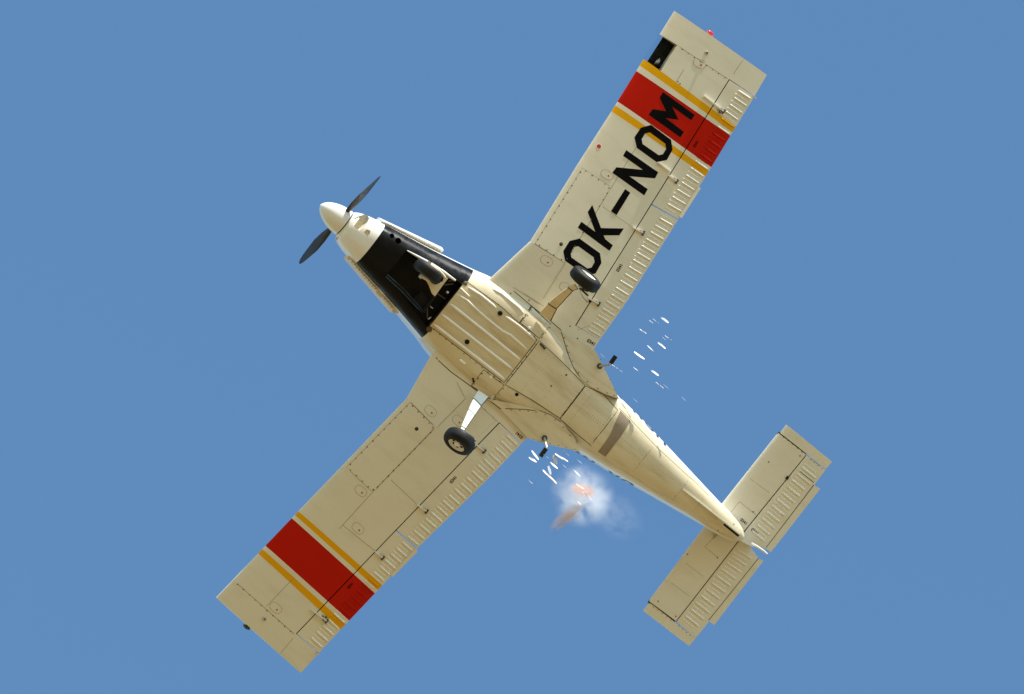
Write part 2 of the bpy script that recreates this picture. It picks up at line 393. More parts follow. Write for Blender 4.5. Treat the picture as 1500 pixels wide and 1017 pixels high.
# ---- spinner and propeller
sc = at(503.5, 327, .61); SZ = .61; SX = sc.x; SY = sc.y
mt = Matrix.Translation((SX, SY, SZ))
prof = []
for k in range(17):
    u = k / 16; prof.append((-.545 * (1 - u), .262 * (1 - (1 - u) ** 2.0) ** .62 if k else .004))
spin = part('spinner', lathe('spinner', prof, 48, [M['white']], mt), plane)
part('spinner_gap', lathe('spinner_gap', [(0, .225), (.035, .225)], 40, [M['dark']], mt), plane)
collar = part('cowling_collar', lathe('cowling_collar', [(.022, .2), (.022, .262), (.04, .275), (.14, .30)], 48, [M['white']], mt), nose)
prop = bpy.data.objects.new('propeller', None); COL.objects.link(prop); prop.parent = plane
HUB = Vector((SX - .10, SY, SZ))
def blade(phi):
    V = []; F = []; n = 12; secs = []
    rd = Vector((0, -math.cos(phi), -math.sin(phi))); tg = Vector((0, math.sin(phi), -math.cos(phi))); ax = Vector((1, 0, 0))
    for r_, c, th, tw in ((.18, .09, .08, 60), (.27, .09, .075, 60), (.34, .12, .055, 55), (.5, .19, .035, 44), (.75, .26, .026, 33), (1.0, .225, .018, 26), (1.15, .19, .013, 22), (1.24, .13, .009, 20), (1.27, .05, .005, 20)):
        a = R(tw); d = tg * math.cos(a) - ax * math.sin(a); nn = tg * math.sin(a) + ax * math.cos(a)
        for k in range(n):
            q = math.tau * k / n; V.append(HUB + rd * r_ + d * (c / 2 * math.cos(q)) + nn * (th / 2 * math.sin(q)))
    ns = 9
    for i in range(ns - 1):
        for k in range(n): F.append((i * n + k, i * n + (k + 1) % n, (i + 1) * n + (k + 1) % n, (i + 1) * n + k))
    F.append(tuple(range(n))); F.append(tuple(range((ns - 1) * n, ns * n)))
    return new_mesh('blade', V, F, [M['prop']])
for phi in (38, 218): part('blade', blade(R(phi)), prop)

# ---- tail
ZT = 1.16
def surf4(name, LEr, LEt, TEt, TEr, prof, mats, z=ZT, dz=0.0):
    """tail surface between four outline corners; prof = (fraction, half thickness)"""
    c = [at(*p, z) for p in (LEr, LEt, TEt, TEr)]; V = []; F = []; n2 = 2 * len(prof)
    for k in range(33):
        f = k / 32; L = c[0].lerp(c[1], f); T = c[3].lerp(c[2], f)
        V += [L.lerp(T, u) - Vector((0, 0, h)) for u, h in prof] + [L.lerp(T, u) + Vector((0, 0, h)) for u, h in reversed(prof)]
        if k: F += [((k - 1) * n2 + q, (k - 1) * n2 + (q + 1) % n2, k * n2 + (q + 1) % n2, k * n2 + q) for q in range(n2)]
    F.append(tuple(range(n2))); F.append(tuple(range(32 * n2, 33 * n2)))
    me = new_mesh(name, V, F, mats, ang=40); return me
stabp = [(0, .002), (.01, .014), (.03, .026), (.08, .042), (.18, .056), (.35, .064), (.6, .06), (1, .045)]
elevp = [(0, .040), (.02, .045), (.15, .041), (.3, .036), (.45, .030), (.6, .024), (.75, .0185), (.88, .014), (1, .010)]
tabp = [(0, .009), (1, .004)]
for side, P in (('left', dict(st=((1046, 752), (1139.3, 634.3), (1179.8, 666), (1080, 789)),
                     horn=((1142.5, 634.3), (1151.7, 622.2), (1218.7, 676.5), (1209.5, 687.5)),
                     el=((1081.5, 790), (1180.8, 667), (1209.2, 688.2), (1122.3, 804.3)), elb=None,
                     tab=((1122.5, 804), (1192.5, 711), (1201.7, 716), (1129, 809.3)))),
                ('right', dict(st=((1046, 752), (950, 880.3), (989.4, 909.6), (1086, 785)),
                     horn=((951.7, 882.8), (941.7, 894.5), (1009.4, 946.4), (1018.6, 935.5)),
                     el=((1087.2, 786), (990.4, 910.6), (1018.6, 935.2), (1111.9, 819)), elb=None,
                     tab=((1111.5, 818.8), (1038, 909.8), (1046.2, 915.6), (1118.5, 821.5))))):
    P['stab'] = part('stabilizer', surf4('stabilizer', *P['st'], stabp, [M['cream']]), plane, side + ' fixed tailplane half'); BASES.append(P['stab'].data)
    # elevator: outer balance horn plus main surface, one mesh
    a, b_, c_, d_ = P['el']
    e1 = surf4('elevator', a, b_, c_, d_, elevp, [M['cream']]); h1 = surf4('horn', *P['horn'], [(0, .003), (.02, .02), (.08, .038), (.3, .045), (.7, .026), (1, .006)], [M['cream']])
    bm = bmesh.new(); bm.from_mesh(e1); bm.from_mesh(h1); bm.to_mesh(e1); bm.free(); e1.shade_smooth(); e1.set_sharp_from_angle(angle=R(40))
    P['elev'] = part('elevator', e1, plane, side + ' elevator with balance horn'); BASES.append(e1)
    P['tabo'] = part('trim_tab', surf4('trim_tab', *P['tab'], tabp, [M['cream']]), P['elev']); BASES.append(P['tabo'].data)
    if side == 'left': TL = P
    else: TR = P
for P in (TL, TR):      # added dark bars that put shade into the hinge gaps
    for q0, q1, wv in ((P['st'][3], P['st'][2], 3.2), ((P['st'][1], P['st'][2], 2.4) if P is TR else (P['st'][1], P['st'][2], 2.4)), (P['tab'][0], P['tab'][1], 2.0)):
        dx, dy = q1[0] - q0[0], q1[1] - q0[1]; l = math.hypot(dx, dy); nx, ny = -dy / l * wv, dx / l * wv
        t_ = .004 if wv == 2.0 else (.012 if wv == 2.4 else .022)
        part('gap_shade_bar', prism([(q0[0] + nx, q0[1] + ny), (q1[0] + nx, q1[1] + ny), (q1[0] - nx, q1[1] - ny), (q0[0] - nx, q0[1] - ny)], ZT - t_, ZT + t_, M['seam'], ZT), P['stab'])
# fin and rudder above the tail
def loftz(name, secs, m, n=16):
    V = []; F = []
    for (x0, x1, z, th) in secs:
        for k in range(n):
            q = math.tau * k / n; u = .5 - .5 * math.cos(q); V.append((x0 + (x1 - x0) * u, math.copysign(1, math.sin(q)) * th * yt(u, 1) if 0 < k < n and k != n // 2 else 0, z))
    for i in range(len(secs) - 1):
        for k in range(n): F.append((i * n + k, i * n + (k + 1) % n, (i + 1) * n + (k + 1) % n, (i + 1) * n + k))
    F.append(tuple(range(n))); F.append(tuple(range((len(secs) - 1) * n, len(secs) * n)))
    return new_mesh(name, V, F, [m])
part('fin', loftz('fin', [(4.1, 5.55, 1.18, .12), (4.5, 5.5, 1.7, .1), (4.85, 5.45, 2.5, .08)], M['white']), plane)
part('rudder', loftz('rudder', [(5.48, 6.0, .86, .12), (5.53, 6.02, 1.3, .12), (5.51, 5.98, 1.8, .1), (5.47, 5.85, 2.55, .08)], M['white']), plane)
part('tail_light', tube('tail_light', [at(1101, 795.5, .96), at(1109, 801, .95), at(1118.5, 807.6, .95), at(1124, 812, .95)], [.02, .024, .024, .018], M['white']), plane)
# canopy, hopper hump and windscreen frame on top
V = []; F = []
def hump(name, secs, m, n=20):
    V = []; F = []
    for (x, wv, z0, z1) in secs:
        for k in range(n + 1):
            q = math.pi * k / n; V.append((x, wv * math.cos(q), z0 + (z1 - z0) * math.sin(q) ** .8))
    for i in range(len(secs) - 1):
        for k in range(n): F.append((i * (n + 1) + k, i * (n + 1) + k + 1, (i + 1) * (n + 1) + k + 1, (i + 1) * (n + 1) + k))
    return new_mesh(name, V, F, [m])
part('hopper_hatch', hump('hopper_hatch', [(-1.2, .3, 1.3, 1.4), (-.8, .5, 1.35, 1.75), (.1, .55, 1.4, 1.9)], M['white']), plane)
part('canopy', hump('canopy', [(.1, .52, 1.4, 1.9), (.35, .5, 1.4, 2.25), (1.1, .48, 1.4, 2.3), (1.6, .4, 1.35, 2.1), (2.3, .3, 1.3, 1.55)], M['canopy']), plane)
BASES += [fus_me, eng_me, nose_me]

# ---- wing root fillets behind the wing
def plate(name, pts, m, thick):
    """pts: (px, py, z) around the outline; fanned bottom and a top thick above"""
    P = [at(x, y, z) for x, y, z in pts]; n = len(P)
    c = sum(P, Vector()) / n
    V = P + [p + Vector((0, 0, thick)) for p in P] + [c, c + Vector((0, 0, thick))]
    F = []
    for i in range(n):
        j = (i + 1) % n; F += [(i, j, 2 * n), (n + i, n + j, 2 * n + 1), (i, j, n + j, n + i)]
    return new_mesh(name, V, F, [m], ang=30)
lf = plate('wing_root_fillet', [(800, 472, .11), (822, 485, .13), (846, 499, .15), (872.6, 514.3, .165), (890, 549, .165), (907, 585, .16), (883, 576, .14), (865, 566.5, .12), (851, 556, .10), (838, 548, .09), (815, 525, .09)], M['belly'], .05)
rf = plate('wing_root_fillet', [(712, 584, .11), (733, 600, .13), (751, 618, .15), (773.6, 642.3, .165), (800, 650.5, .165), (850, 662, .16), (842, 641.5, .14), (832, 630, .12), (821, 616, .10), (807.8, 609, .09), (780, 598, .09), (745, 590, .09)], M['belly'], .05)
part('wing_root_fillet', lf, plane, 'left wing root fillet'); part('wing_root_fillet', rf, plane, 'right wing root fillet'); BASES += [lf, rf]

# ------------------------------------------------------------------ draping of panels, seams, letters and screws on the skin
VV = []; FF = []
for me in BASES:
    b0 = len(VV); VV += [v.co.copy() for v in me.vertices]; FF += [tuple(q + b0 for q in p.vertices) for p in me.polygons]
BVH = BVHTree.FromPolygons(VV, FF)
def hit(px, py, off=0.0):
    d = (-N_CAM * FPX + RIGHT * (px - 750) + UP * (508.5 - py)).normalized()
    h, nrm, _, _ = BVH.ray_cast(CAM, d)
    if h is None: return at(px, py, .1) , -N_CAM * -1
    if nrm.dot(d) > 0: nrm = -nrm
    return h + nrm * off, nrm
def tess(poly, holes_quads=None, grid=9):
    bm = bmesh.new()
    if holes_quads:
        o, i = poly, holes_quads; n = len(o); vo = [bm.verts.new((x, y, 0)) for x, y in o]; vi = [bm.verts.new((x, y, 0)) for x, y in i]
        for k in range(n): bm.faces.new((vo[k], vo[(k + 1) % n], vi[(k + 1) % n], vi[k]))
        allp = list(o) + list(i)
    else:
        bm.faces.new([bm.verts.new((x, y, 0)) for x, y in poly]); bm.normal_update(); bmesh.ops.triangulate(bm, faces=bm.faces); allp = poly
    xs = [p[0] for p in allp]; ys = [p[1] for p in allp]
    for lo, hi, nn, k in ((min(xs), max(xs), (1, 0, 0), 0), (min(ys), max(ys), (0, 1, 0), 1)):
        v = lo + grid
        while v < hi:
            co = [0, 0, 0]; co[k] = v
            bmesh.ops.bisect_plane(bm, geom=bm.verts[:] + bm.edges[:] + bm.faces[:], plane_co=co, plane_no=nn); v += grid
    bm.verts.index_update()
    vs = [(v.co.x, v.co.y) for v in bm.verts]; fs = [tuple(v.index for v in f.verts) for f in bm.faces]
    be = [tuple(v.index for v in e.verts) for e in bm.edges if len(e.link_faces) == 1]
    bm.free(); return vs, fs, be
def drape(poly, off, holes=None, skirt=0.0, grid=9):
    vs, fs, be = tess(poly, holes, grid); V = [hit(x, y, off)[0] for x, y in vs]; F = list(fs)
    if skirt:
        n = len(V); V += [hit(x, y, off - skirt)[0] for x, y in vs]
        F += [(a, b, b + n, a + n) for a, b in be]
    return V, F
def panel(name, poly, m, parent, seamw=.5, rise=.005, label=None, seam=True):
    """raised skin panel with a dark recessed joint round it"""
    V, F = drape(inset(poly, .4), rise, skirt=rise)
    o = part(name, new_mesh(name, V, F, [m], smooth=False), parent, label); o.data.shade_smooth(); o.data.set_sharp_from_angle(angle=R(35))
    if seam: SEAMS.append((poly + [poly[0]], seamw * 2.3, 'seam'))
    return o
SEAMS = []
def inset(poly, d):
    cx = sum(p[0] for p in poly) / len(poly); cy = sum(p[1] for p in poly) / len(poly)
    return [(x + (cx - x) / math.dist((x, y), (cx, cy)) * d, y + (cy - y) / math.dist((x, y), (cx, cy)) * d) for x, y in poly]
def strip(path, wpx, off):
    V = []; F = []; pts = []
    for (a, b_) in zip(path[:-1], path[1:]):
        L = math.dist(a, b_); n = max(1, int(L / 7))
        pts += [lerp2(a, b_, k / n) for k in range(n)]
    pts.append(path[-1])
    for i, p in enumerate(pts):
        a = pts[max(i - 1, 0)]; c = pts[min(i + 1, len(pts) - 1)]; dx, dy = c[0] - a[0], c[1] - a[1]; l = math.hypot(dx, dy) or 1
        nx, ny = -dy / l * wpx / 2, dx / l * wpx / 2
        V += [hit(p[0] + nx, p[1] + ny, off)[0], hit(p[0] - nx, p[1] - ny, off)[0]]
        if i: F.append((2 * i - 2, 2 * i - 1, 2 * i + 1, 2 * i))
    ok = [f for f in F if max((V[f[0]] - V[f[2]]).length, (V[f[1]] - V[f[3]]).length) < .35]
    return V, ok
SCREWS = {'rivet': [], 'rivet2': []}
def disc(px, py, r_, off=.003, n=8, dome=.0):
    p, nr = hit(px, py, off); t1 = nr.orthogonal().normalized(); t2 = nr.cross(t1)
    V = [p + t1 * (r_ * math.cos(math.tau * k / n)) + t2 * (r_ * math.sin(math.tau * k / n)) for k in range(n)]
    F = [tuple(range(n))]
    if dome:
        V.append(p + nr * dome); F = [(k, (k + 1) % n, n) for k in range(n)]
    return V, F
def screws(path, step, r_=.0115, kind='rivet', jit=0.15):
    for a, b_ in zip(path[:-1], path[1:]):
        L = math.dist(a, b_); n = max(1, round(L / step))
        for k in range(n):
            x, y = lerp2(a, b_, (k + .5) / n); SCREWS[kind].append(disc(x + random.uniform(-jit, jit), y + random.uniform(-jit, jit), r_ * random.uniform(.85, 1.15), n=6))

# ---- hopper belly panel and its stiffening beads
HP = [(628, 477), (654.5, 445), (681, 409), (766, 472), (789, 498.5), (763.5, 531), (738.6, 562.6), (684, 520)]
HP = [(629.5, 477.5), (682, 411.5), (735, 450), (787, 498), (738.4, 560.8)]
hopper = panel('hopper_panel', HP, M['hopper'], fus, label='brown-stained ribbed hopper panel')
def hit2(x, y, off): return hit(x, y, off)
def bead(name, path, wpx, parent, m='bead', hfac=.55, taper=True, steps=None):
    pts = []
    for a, b_ in zip(path[:-1], path[1:]):
        n = max(2, int(math.dist(a, b_) / 6)); pts += [lerp2(a, b_, k / n) for k in range(n)]
    pts.append(path[-1]); V = []; F = []; K = 6
    if len(path) == 2: pts = [lerp2(path[0], path[1], f) for f in (0, .03, .08, .16, .35, .5, .65, .84, .92, .97, 1)]
    fr = [0]
    for a, b_ in zip(pts[:-1], pts[1:]): fr.append(fr[-1] + math.dist(a, b_))
    tot = len(pts) - 1
    for i, p in enumerate(pts):
        a = pts[max(i - 1, 0)]; c = pts[min(i + 1, tot)]; dx, dy = c[0] - a[0], c[1] - a[1]; l = math.hypot(dx, dy)
        f = fr[i] / fr[-1]; s = min(1, (min(f, 1 - f) * 9 + .35)) if taper else 1
        h0, nr = hit(p[0], p[1], 0.001)
        q1, _ = hit(p[0] - dy / l * 2, p[1] + dx / l * 2, 0.001); sd = (q1 - h0).normalized() * (wpx / 2 / PPM * s)
        for k in range(K + 1):
            th = math.pi * k / K; V.append(h0 + sd * math.cos(th) + nr * (math.sin(th) * wpx / 2 / PPM * s * hfac * 1.6))
        if i: F += [((i - 1) * (K + 1) + k, (i - 1) * (K + 1) + k + 1, i * (K + 1) + k + 1, i * (K + 1) + k) for k in range(K)]
    return part(name, new_mesh(name, V, F, [M[m]], ang=60), parent)
for path, wv in (([(635.3, 474.7), (739.0, 555.8)], 5), ([(646.6, 460), (751.0, 541.2)], 4.6),
                 ([(660, 445.5), (761.6, 526.8)], 5), ([(669.6, 431), (684, 440), (700, 455), (710, 464), (736, 485), (748, 491), (772, 512)], 4.2),
                 ([(674, 422), (687.7, 435)], 3.6), ([(685.3, 420.6), (705, 433), (727, 451)], 4.6), ([(740.5, 463.5), (762, 479), (783.6, 497)], 4.8)):
    bead('stiffening_bead', path, wv * .85, hopper, hfac=.42)
for path, wv in (([(722, 423.6), (734, 430), (747, 440.5), (759, 450), (767, 459)], 4.2), ([(673, 526.6), (681.4, 533.7)], 4.2)):
    bead('stiffening_bead', path, wv, fus)

# ---- belly panels
panel('belly_panel', [(779.5, 450), (807.0, 475), (789.8, 496), (762.5, 473)], M['belly'], fus)
panel('belly_panel', [(708.5, 542), (738.5, 564.5), (720.5, 587), (690.5, 565)], M['belly'], fus)
panel('belly_panel', [(790, 499.5), (823, 530), (857, 565), (838, 590), (820, 613), (779, 586), (740, 563.5), (765, 532)], M['belly'], fus)
panel('belly_panel', [(857.6, 565.8), (884, 578), (905, 601), (885, 628), (865, 652), (845, 636), (820.6, 613.8)], M['belly'], fus)
part('belly_patch', new_mesh('belly_patch', *drape([(908.7, 602), (923.4, 617.5), (908.7, 640.4), (887, 669), (876, 661.8), (885, 650), (894, 636.7), (901.3, 619)], .006, grid=6), [M['tape']]), fus, 'grey-brown patch across rear belly')
sm = SEAMS
for path, wv, k in (
    ([(752.5, 426.5), (778.6, 448.4), (804.5, 468.8), (822.2, 484)], 1.1, 'seam'),
    ([(634, 519), (643.6, 529.5), (660.7, 545), (688.4, 565), (714, 584.5), (733.8, 599.5)], 1.3, 'seam'),
    ([(778.6, 448.4), (760.9, 473)], 1.2, 'seam'), 
    ([(821.9, 485.9), (827, 502), (832.9, 521.3), (840.3, 539), (851.4, 556), (865.4, 566.3), (883, 575.9), (905, 584)], 1.1, 'seam'),
    ([(740, 598.7), (768, 599.8), (791.6, 602.4), (807.8, 609), (821.5, 618), (832, 630), (841.6, 641.7), (848.5, 659)], 1.1, 'seam'),
    ([(907, 598), (924.9, 616), (963.2, 656), (1001, 691), (1023.7, 711), (1038, 726)], .9, 'seamlight'),
    ([(904.2, 602.8), (864.4, 654.4)], .7, 'seamlight'), ([(956.6, 654.4), (927, 692)], .7, 'seamlight'), ([(1008.3, 704), (984.7, 733.7)], .7, 'seamlight'),
    # wing skins, left
    ([(827.3, 385.4), (893.8, 277.5), (940, 203)], .7, 'seamlight'), ([(990, 121), (1002, 102)], .7, 'seamlight'), ([(882.7, 302.8), (925.2, 332.3)], .6, 'seamlight'),
    ([(966.9, 50), (1066, 115.7)], .8, 'seamlight'), ([(1087.9, 88.5), (1074.6, 108.4)], .6, 'seamlight'),
    ([(827.8, 385.3), (795, 438.4)], .7, 'seamlight'), ([(777, 353.8), (827, 385)], .7, 'seamlight'),
    ([(752, 421), (790, 446)], .8, 'seamlight'), ([(768, 430), (797, 449)], .6, 'seamlight'), ([(845.5, 483.5), (866, 476.5)], .5, 'seamlight'),
    ([(849, 487), (856, 474)], .01, 'seamlight'),
    # right
    ([(634.8, 629), (548, 718.6), (497, 775)], .8, 'seamlight'), ([(430, 847), (390.9, 888)], .7, 'seamlight'), ([(572.3, 702.8), (610, 738.2)], .7, 'seamlight'),
    ([(502.7, 770), (549, 807)], .7, 'seamlight'), ([(342.5, 850.5), (431, 929)], .8, 'seamlight'), ([(429.4, 934.8), (411.5, 956.8)], .6, 'seamlight'),
    ([(682.5, 583.3), (640, 626.6)], .8, 'seamlight'), ([(680.5, 582), (669, 560)], .8, 'seamlight'), ([(597, 584.5), (634, 622)], .7, 'seamlight'),
    ([(693, 585), (729, 618)], .7, 'seamlight'),
    # tail
    ([(1083, 735), (1107, 754)], .6, 'seamlight'), ([(1083, 735), (1071, 750)], .6, 'seamlight'), ([(1093, 697), (1127, 722)], .5, 'seamlight'),
    ([(1051, 783), (1032, 801), (1052, 817)], .6, 'seamlight'), ([(998, 820), (1031, 845)], .5, 'seamlight'), ([(978, 850), (1009, 873)], .5, 'seamlight'),
    ([(1192, 710.5), (1122, 802.5)], .9, 'seam'), ([(1038, 909), (1111.0, 818)], .9, 'seam'), ([(1179, 667.2), (1166, 686), (1193, 707.5)], .01, 'seam'),
    ([(1166, 686), (1192, 707)], .9, 'seam'), ([(1180.8, 667.5), (1208.5, 688)], .7, 'seamlight')): sm.append((path, wv, k))

# ---- access covers, tank panels
LTANK = [(783.6, 357), (853.2, 246.1), (892, 272), (893.8, 277.5), (827.3, 385.4)]
RTANK = [(600.6, 589.5), (507.5, 685), (543, 718.6), (548.7, 718.6), (636, 629), (634.3, 623)]
for poly, wg in ((LTANK, lwing), (RTANK, rwing)):
    o = panel('tank_panel', poly, M['cream'], wg, rise=.003, seam=False)
    SEAMS.append((poly + [poly[0]], .6, 'seamlight'))
# screws sit on top, so remember them for the second pass
ov_u = (math.cos(R(33)), math.sin(R(33)))
def oval(cx, cy, ang, a=9.5, b_=6.5, n=18):
    c, s = math.cos(R(ang)), math.sin(R(ang)); out = []
    for k in range(n):
        q = math.tau * k / n; u = a * math.copysign(abs(math.cos(q)) ** .75, math.cos(q)); v = b_ * math.copysign(abs(math.sin(q)) ** .75, math.sin(q))
        out.append((cx + u * c - v * s, cy + u * s + v * c))
    return out
COVERS = [(1024.8, 93, 33, lwing), (889.3, 255.6, 33, lwing), (800.6, 382.3, 33, lwing), (828.6, 421.6, 33, lwing),
          (524.4, 774.2, 42, rwing), (404, 890.7, 42, rwing), (528.6, 719.3, 42, rwing), (630.8, 602.5, 42, rwing), (671.4, 616.6, 42, rwing)]
for cx, cy, an, wg in COVERS:
    pl = oval(cx, cy, an); V, F = drape(pl, .003, skirt=.003, grid=30)
    part('inspection_cover', new_mesh('inspection_cover', V, F, [M['cream']], smooth=False), wg)
    SEAMS.append((pl + [pl[0]], .55, 'seamlight'))
    V, F = disc(cx + 2.6 * math.cos(R(an + 8)) , cy + 2.9 * math.sin(R(an + 25)), .017, off=.006)
    part('marker_dot', new_mesh('marker_dot', V, F, [M['reddot']]), wg)
# rebuild the ray tree with the panels so that screws and letters lie on top
for o in [x for x in bpy.data.objects if x.name.split('.')[0] in ('tank_panel', 'belly_panel', 'hopper_panel', 'inspection_cover')]:
    b0 = len(VV); VV += [v.co.copy() for v in o.data.vertices]; FF += [tuple(q + b0 for q in p.vertices) for p in o.data.polygons]
BVH = BVHTree.FromPolygons(VV, FF)
geos = {'seam': [], 'seamlight': []}
for path, wv, k in SEAMS:
    if wv > .05: geos[k].append(strip(path, wv, .0012))
for k, nm in (('seam', 'panel_joint'), ('seamlight', 'skin_lap_joint')):
    part(nm, merge(nm, geos[k], [M[k]]), plane, kind='stuff')

# ---- screws and rivets
for poly in (LTANK, RTANK):
    ip = inset(poly, 1.6); screws(ip + [ip[0]], 11.5, .0135)
screws([(681.5, 411), (735, 449.5), (787, 497)], 11); screws([(631, 479.5), (684, 522), (737, 562)], 11)
screws([(781, 451), (765, 474)], 9); screws([(808, 477), (791, 498)], 8); screws([(740, 566), (722, 589)], 9); screws([(709, 544), (692, 566)], 9)
screws([(788, 500), (740, 562)], 12, .01); screws([(628, 477), (680, 412)], 9, .012)
screws([(824, 488), (829, 502), (835, 521.3), (842.3, 538), (853.4, 554), (867.4, 564.3), (884, 573.9), (905, 581)], 13)
screws([(876, 520), (890, 549), (904, 578)], 13, .009); screws([(776, 642), (800, 648.5), (848, 659.5)], 12, .009)
screws([(742, 600.5), (768, 601.8), (791, 604.4), (806, 611), (820, 620), (840, 643.7)], 13)
screws([(790, 503), (857, 568)], 3.6, .006, 'rivet2'); screws([(742, 567), (819, 611)], 4, .006, 'rivet2'); screws([(855, 567), (821, 611)], 7, .009)
screws([(804, 520), (763.6, 573)], 5.5, .006, 'rivet2'); screws([(824, 548), (793, 587.7)], 5.5, .006, 'rivet2')
screws([(868.3, 575.9), (831.4, 621.6)], 4, .007, 'rivet2')
for p in ([(860, 602.8), (888, 626)], [(852, 598), (886, 631)], [(901.3, 633.7), (942.6, 669), (986.8, 703.8)], [(899, 645.5), (936.7, 675), (981, 709)],
          [(904.2, 602.8), (864.4, 654.4)], [(901, 600.8), (862, 651.4)], [(956.6, 654.4), (927, 692)], [(860, 656), (886.5, 673), (942.6, 708), (984.7, 737), (1053, 779)],
          [(1008.3, 704), (984.7, 733.7)], [(1030.7, 730), (1015.4, 750)], [(1040, 727), (1072, 762)]):
    screws(p, 4.2, .0072, 'rivet2')
screws([(968, 52), (1066, 117)], 11); screws([(343.5, 852.5), (430, 929)], 12)
screws([(827.8, 388), (797, 438)], 3.2, .005, 'rivet2'); screws([(824.5, 386), (793.5, 436)], 3.2, .005, 'rivet2'); screws([(680.5, 587), (642, 626.6)], 4, .005, 'rivet2')
screws([(846, 474.5), (866, 444)], 4, .005, 'rivet2'); screws([(726, 616), (701, 640)], 4, .006, 'rivet2'); screws([(693, 584), (728, 617)], 14, .01)
for side in ('L', 'R'):
    W = LW if side == 'L' else RW
    ia = {n: (l, t_) for n, l, t_ in W['sts']}
    for a, b_ in (('flapin', 'kink'), ('kink', 'split')):
        p0 = lerp2(ia[a][1], ia[a][0], .02); p1 = lerp2(ia[b_][1], ia[b_][0], .02); screws([p0, p1], 6, .006, 'rivet2')
    p = W['hinge']
screws([(1144, 637.5), (1178, 665)], 8, .009); screws([(1184, 671), (1207, 689)], 8, .009); screws([(954, 887), (986, 911)], 8, .009); screws([(992, 915), (1014, 933)], 8, .009)
for x, y in ((1126, 677), (1172, 668), (1103, 750), (1007, 812), (1051, 817), (1075, 768), (1052, 777), (964, 881), (990, 903), (993, 120), (996, 123), (846, 496), (775, 440), (748, 430), (835, 478)): SCREWS['rivet'].append(disc(x, y, .014))
for k, nm in (('rivet', 'screws'), ('rivet2', 'rivets')):
    part(nm, merge(nm, SCREWS[k], [M[k]]), plane, kind='stuff')
# drains, caps, bolts
def knob(name, px, py, r_, h, m, parent, label=None):
    p, nr = hit(px, py, 0); q = nr.to_track_quat('X', 'Z').to_matrix().to_4x4(); q.translation = p
    return part(name, lathe(name, [(0, r_), (h * .6, r_), (h, r_ * .7)], 14, [m], q), parent, label)
for x, y, r_, h, m in ((757, 578, .033, .01, 'dark'), (732.5, 459, .045, .03, 'dark'), (684.2, 500.9, .045, .02, 'dark'), (681.8, 415.3, .04, .012, 'rivet'), (628.8, 482.7, .055, .008, 'rivet'),
                       (792.5, 504.5, .025, .03, 'dmetal'), (795, 507, .025, .03, 'dmetal'), (797.5, 510, .025, .03, 'dmetal'), (829.5, 549.3, .02, .006, 'rivet'), (807.4, 565.5, .016, .006, 'rivet'), (694, 558, .02, .03, 'dark'), (693, 555, .02, .02, 'dark')):
    knob('drain_plug', x, y, r_, h, M[m], fus)
knob('dzus_button', 775.3, 480.5, .03, .008, M['bead'], fus); knob('dzus_button', 719, 552.5, .03, .008, M['bead'], fus)
for x, y, wg in ((822, 357.8, lwing), (610.3, 628.4, rwing)):
    k = knob('fuel_drain', x, y, .034, .006, M['dark'], wg); knob('drain_centre', x, y, .016, .010, M['dmetal'], k)
o = knob('red_roundel', 877.3, 214.5, .05, .002, M['bead'], lwing); V, F = disc(877.3, 214.5, .04, .004, 18); part('red_disc', new_mesh('red_disc', V, F, [M['reddot']]), o)
for x, y, wg in ((1034.8, 77.4, lwing), (387.3, 906.4, rwing)):
    o = knob('tie_down_ring', x, y, .034, .03, M['metal'], wg); knob('ring_bolt', x + .6, y + .4, .018, .045, M['dmetal'], o)

# ---- registration letters on the left wing
def sc_(pts, ox, oy, s=11.3): return [(ox + x / s, oy + y / s) for x, y in pts]
Mx = sc_([(580, 170), (1105, 548), (1045, 637), (730, 410), (835, 628), (620, 598), (925, 830), (865, 920), (340, 545), (408, 452), (630, 487), (522, 262)], 920, 120)
Oo = sc_([(720, 148), (1050, 395), (1075, 560), (980, 730), (812, 765), (485, 530), (443, 355), (550, 195)], 890, 170)
Oi = sc_([(700, 272), (955, 460), (968, 550), (915, 635), (845, 650), (580, 465), (563, 385), (620, 290)], 890, 170)
Nx = [(917.4, 220), (964.2, 252.7), (959.4, 261.5), (921.9, 258.3), (948.8, 277.3), (943.6, 286.5), (896.9, 253.2), (902.8, 245.2), (941.8, 249), (912.6, 228.4)]
Dx = sc_([(1195, 80), (1280, 142), (1050, 512), (960, 447)], 810, 270)
Kx = [(851.6, 325), (872.1, 339.9), (860.9, 310.9), (867.5, 300.5), (880.4, 334.2), (913.7, 334.9), (907.3, 344.8), (884.2, 345), (886.5, 350.5), (897.8, 359.6), (892.7, 367.6), (846.3, 333.5)]
O1o = sc_([(440, 222), (778, 465), (802, 625), (705, 798), (540, 832), (200, 588), (170, 430), (275, 262)], 810, 330)
O1i = sc_([(420, 348), (672, 530), (690, 610), (640, 700), (570, 718), (305, 535), (292, 460), (345, 362)], 810, 330)
for poly, hole, ch in ((O1o, O1i, 'O'), (Kx, None, 'K'), (Dx, None, 'dash'), (Nx, None, 'N'), (Oo, Oi, 'O'), (Mx, None, 'M')):
    V, F = drape(poly, .0035, hole)
    part('registration_letter', new_mesh('registration_letter', V, F, [M['letter']], smooth=True), lwing, 'black painted ' + (ch if ch == 'dash' else 'letter ' + ch))

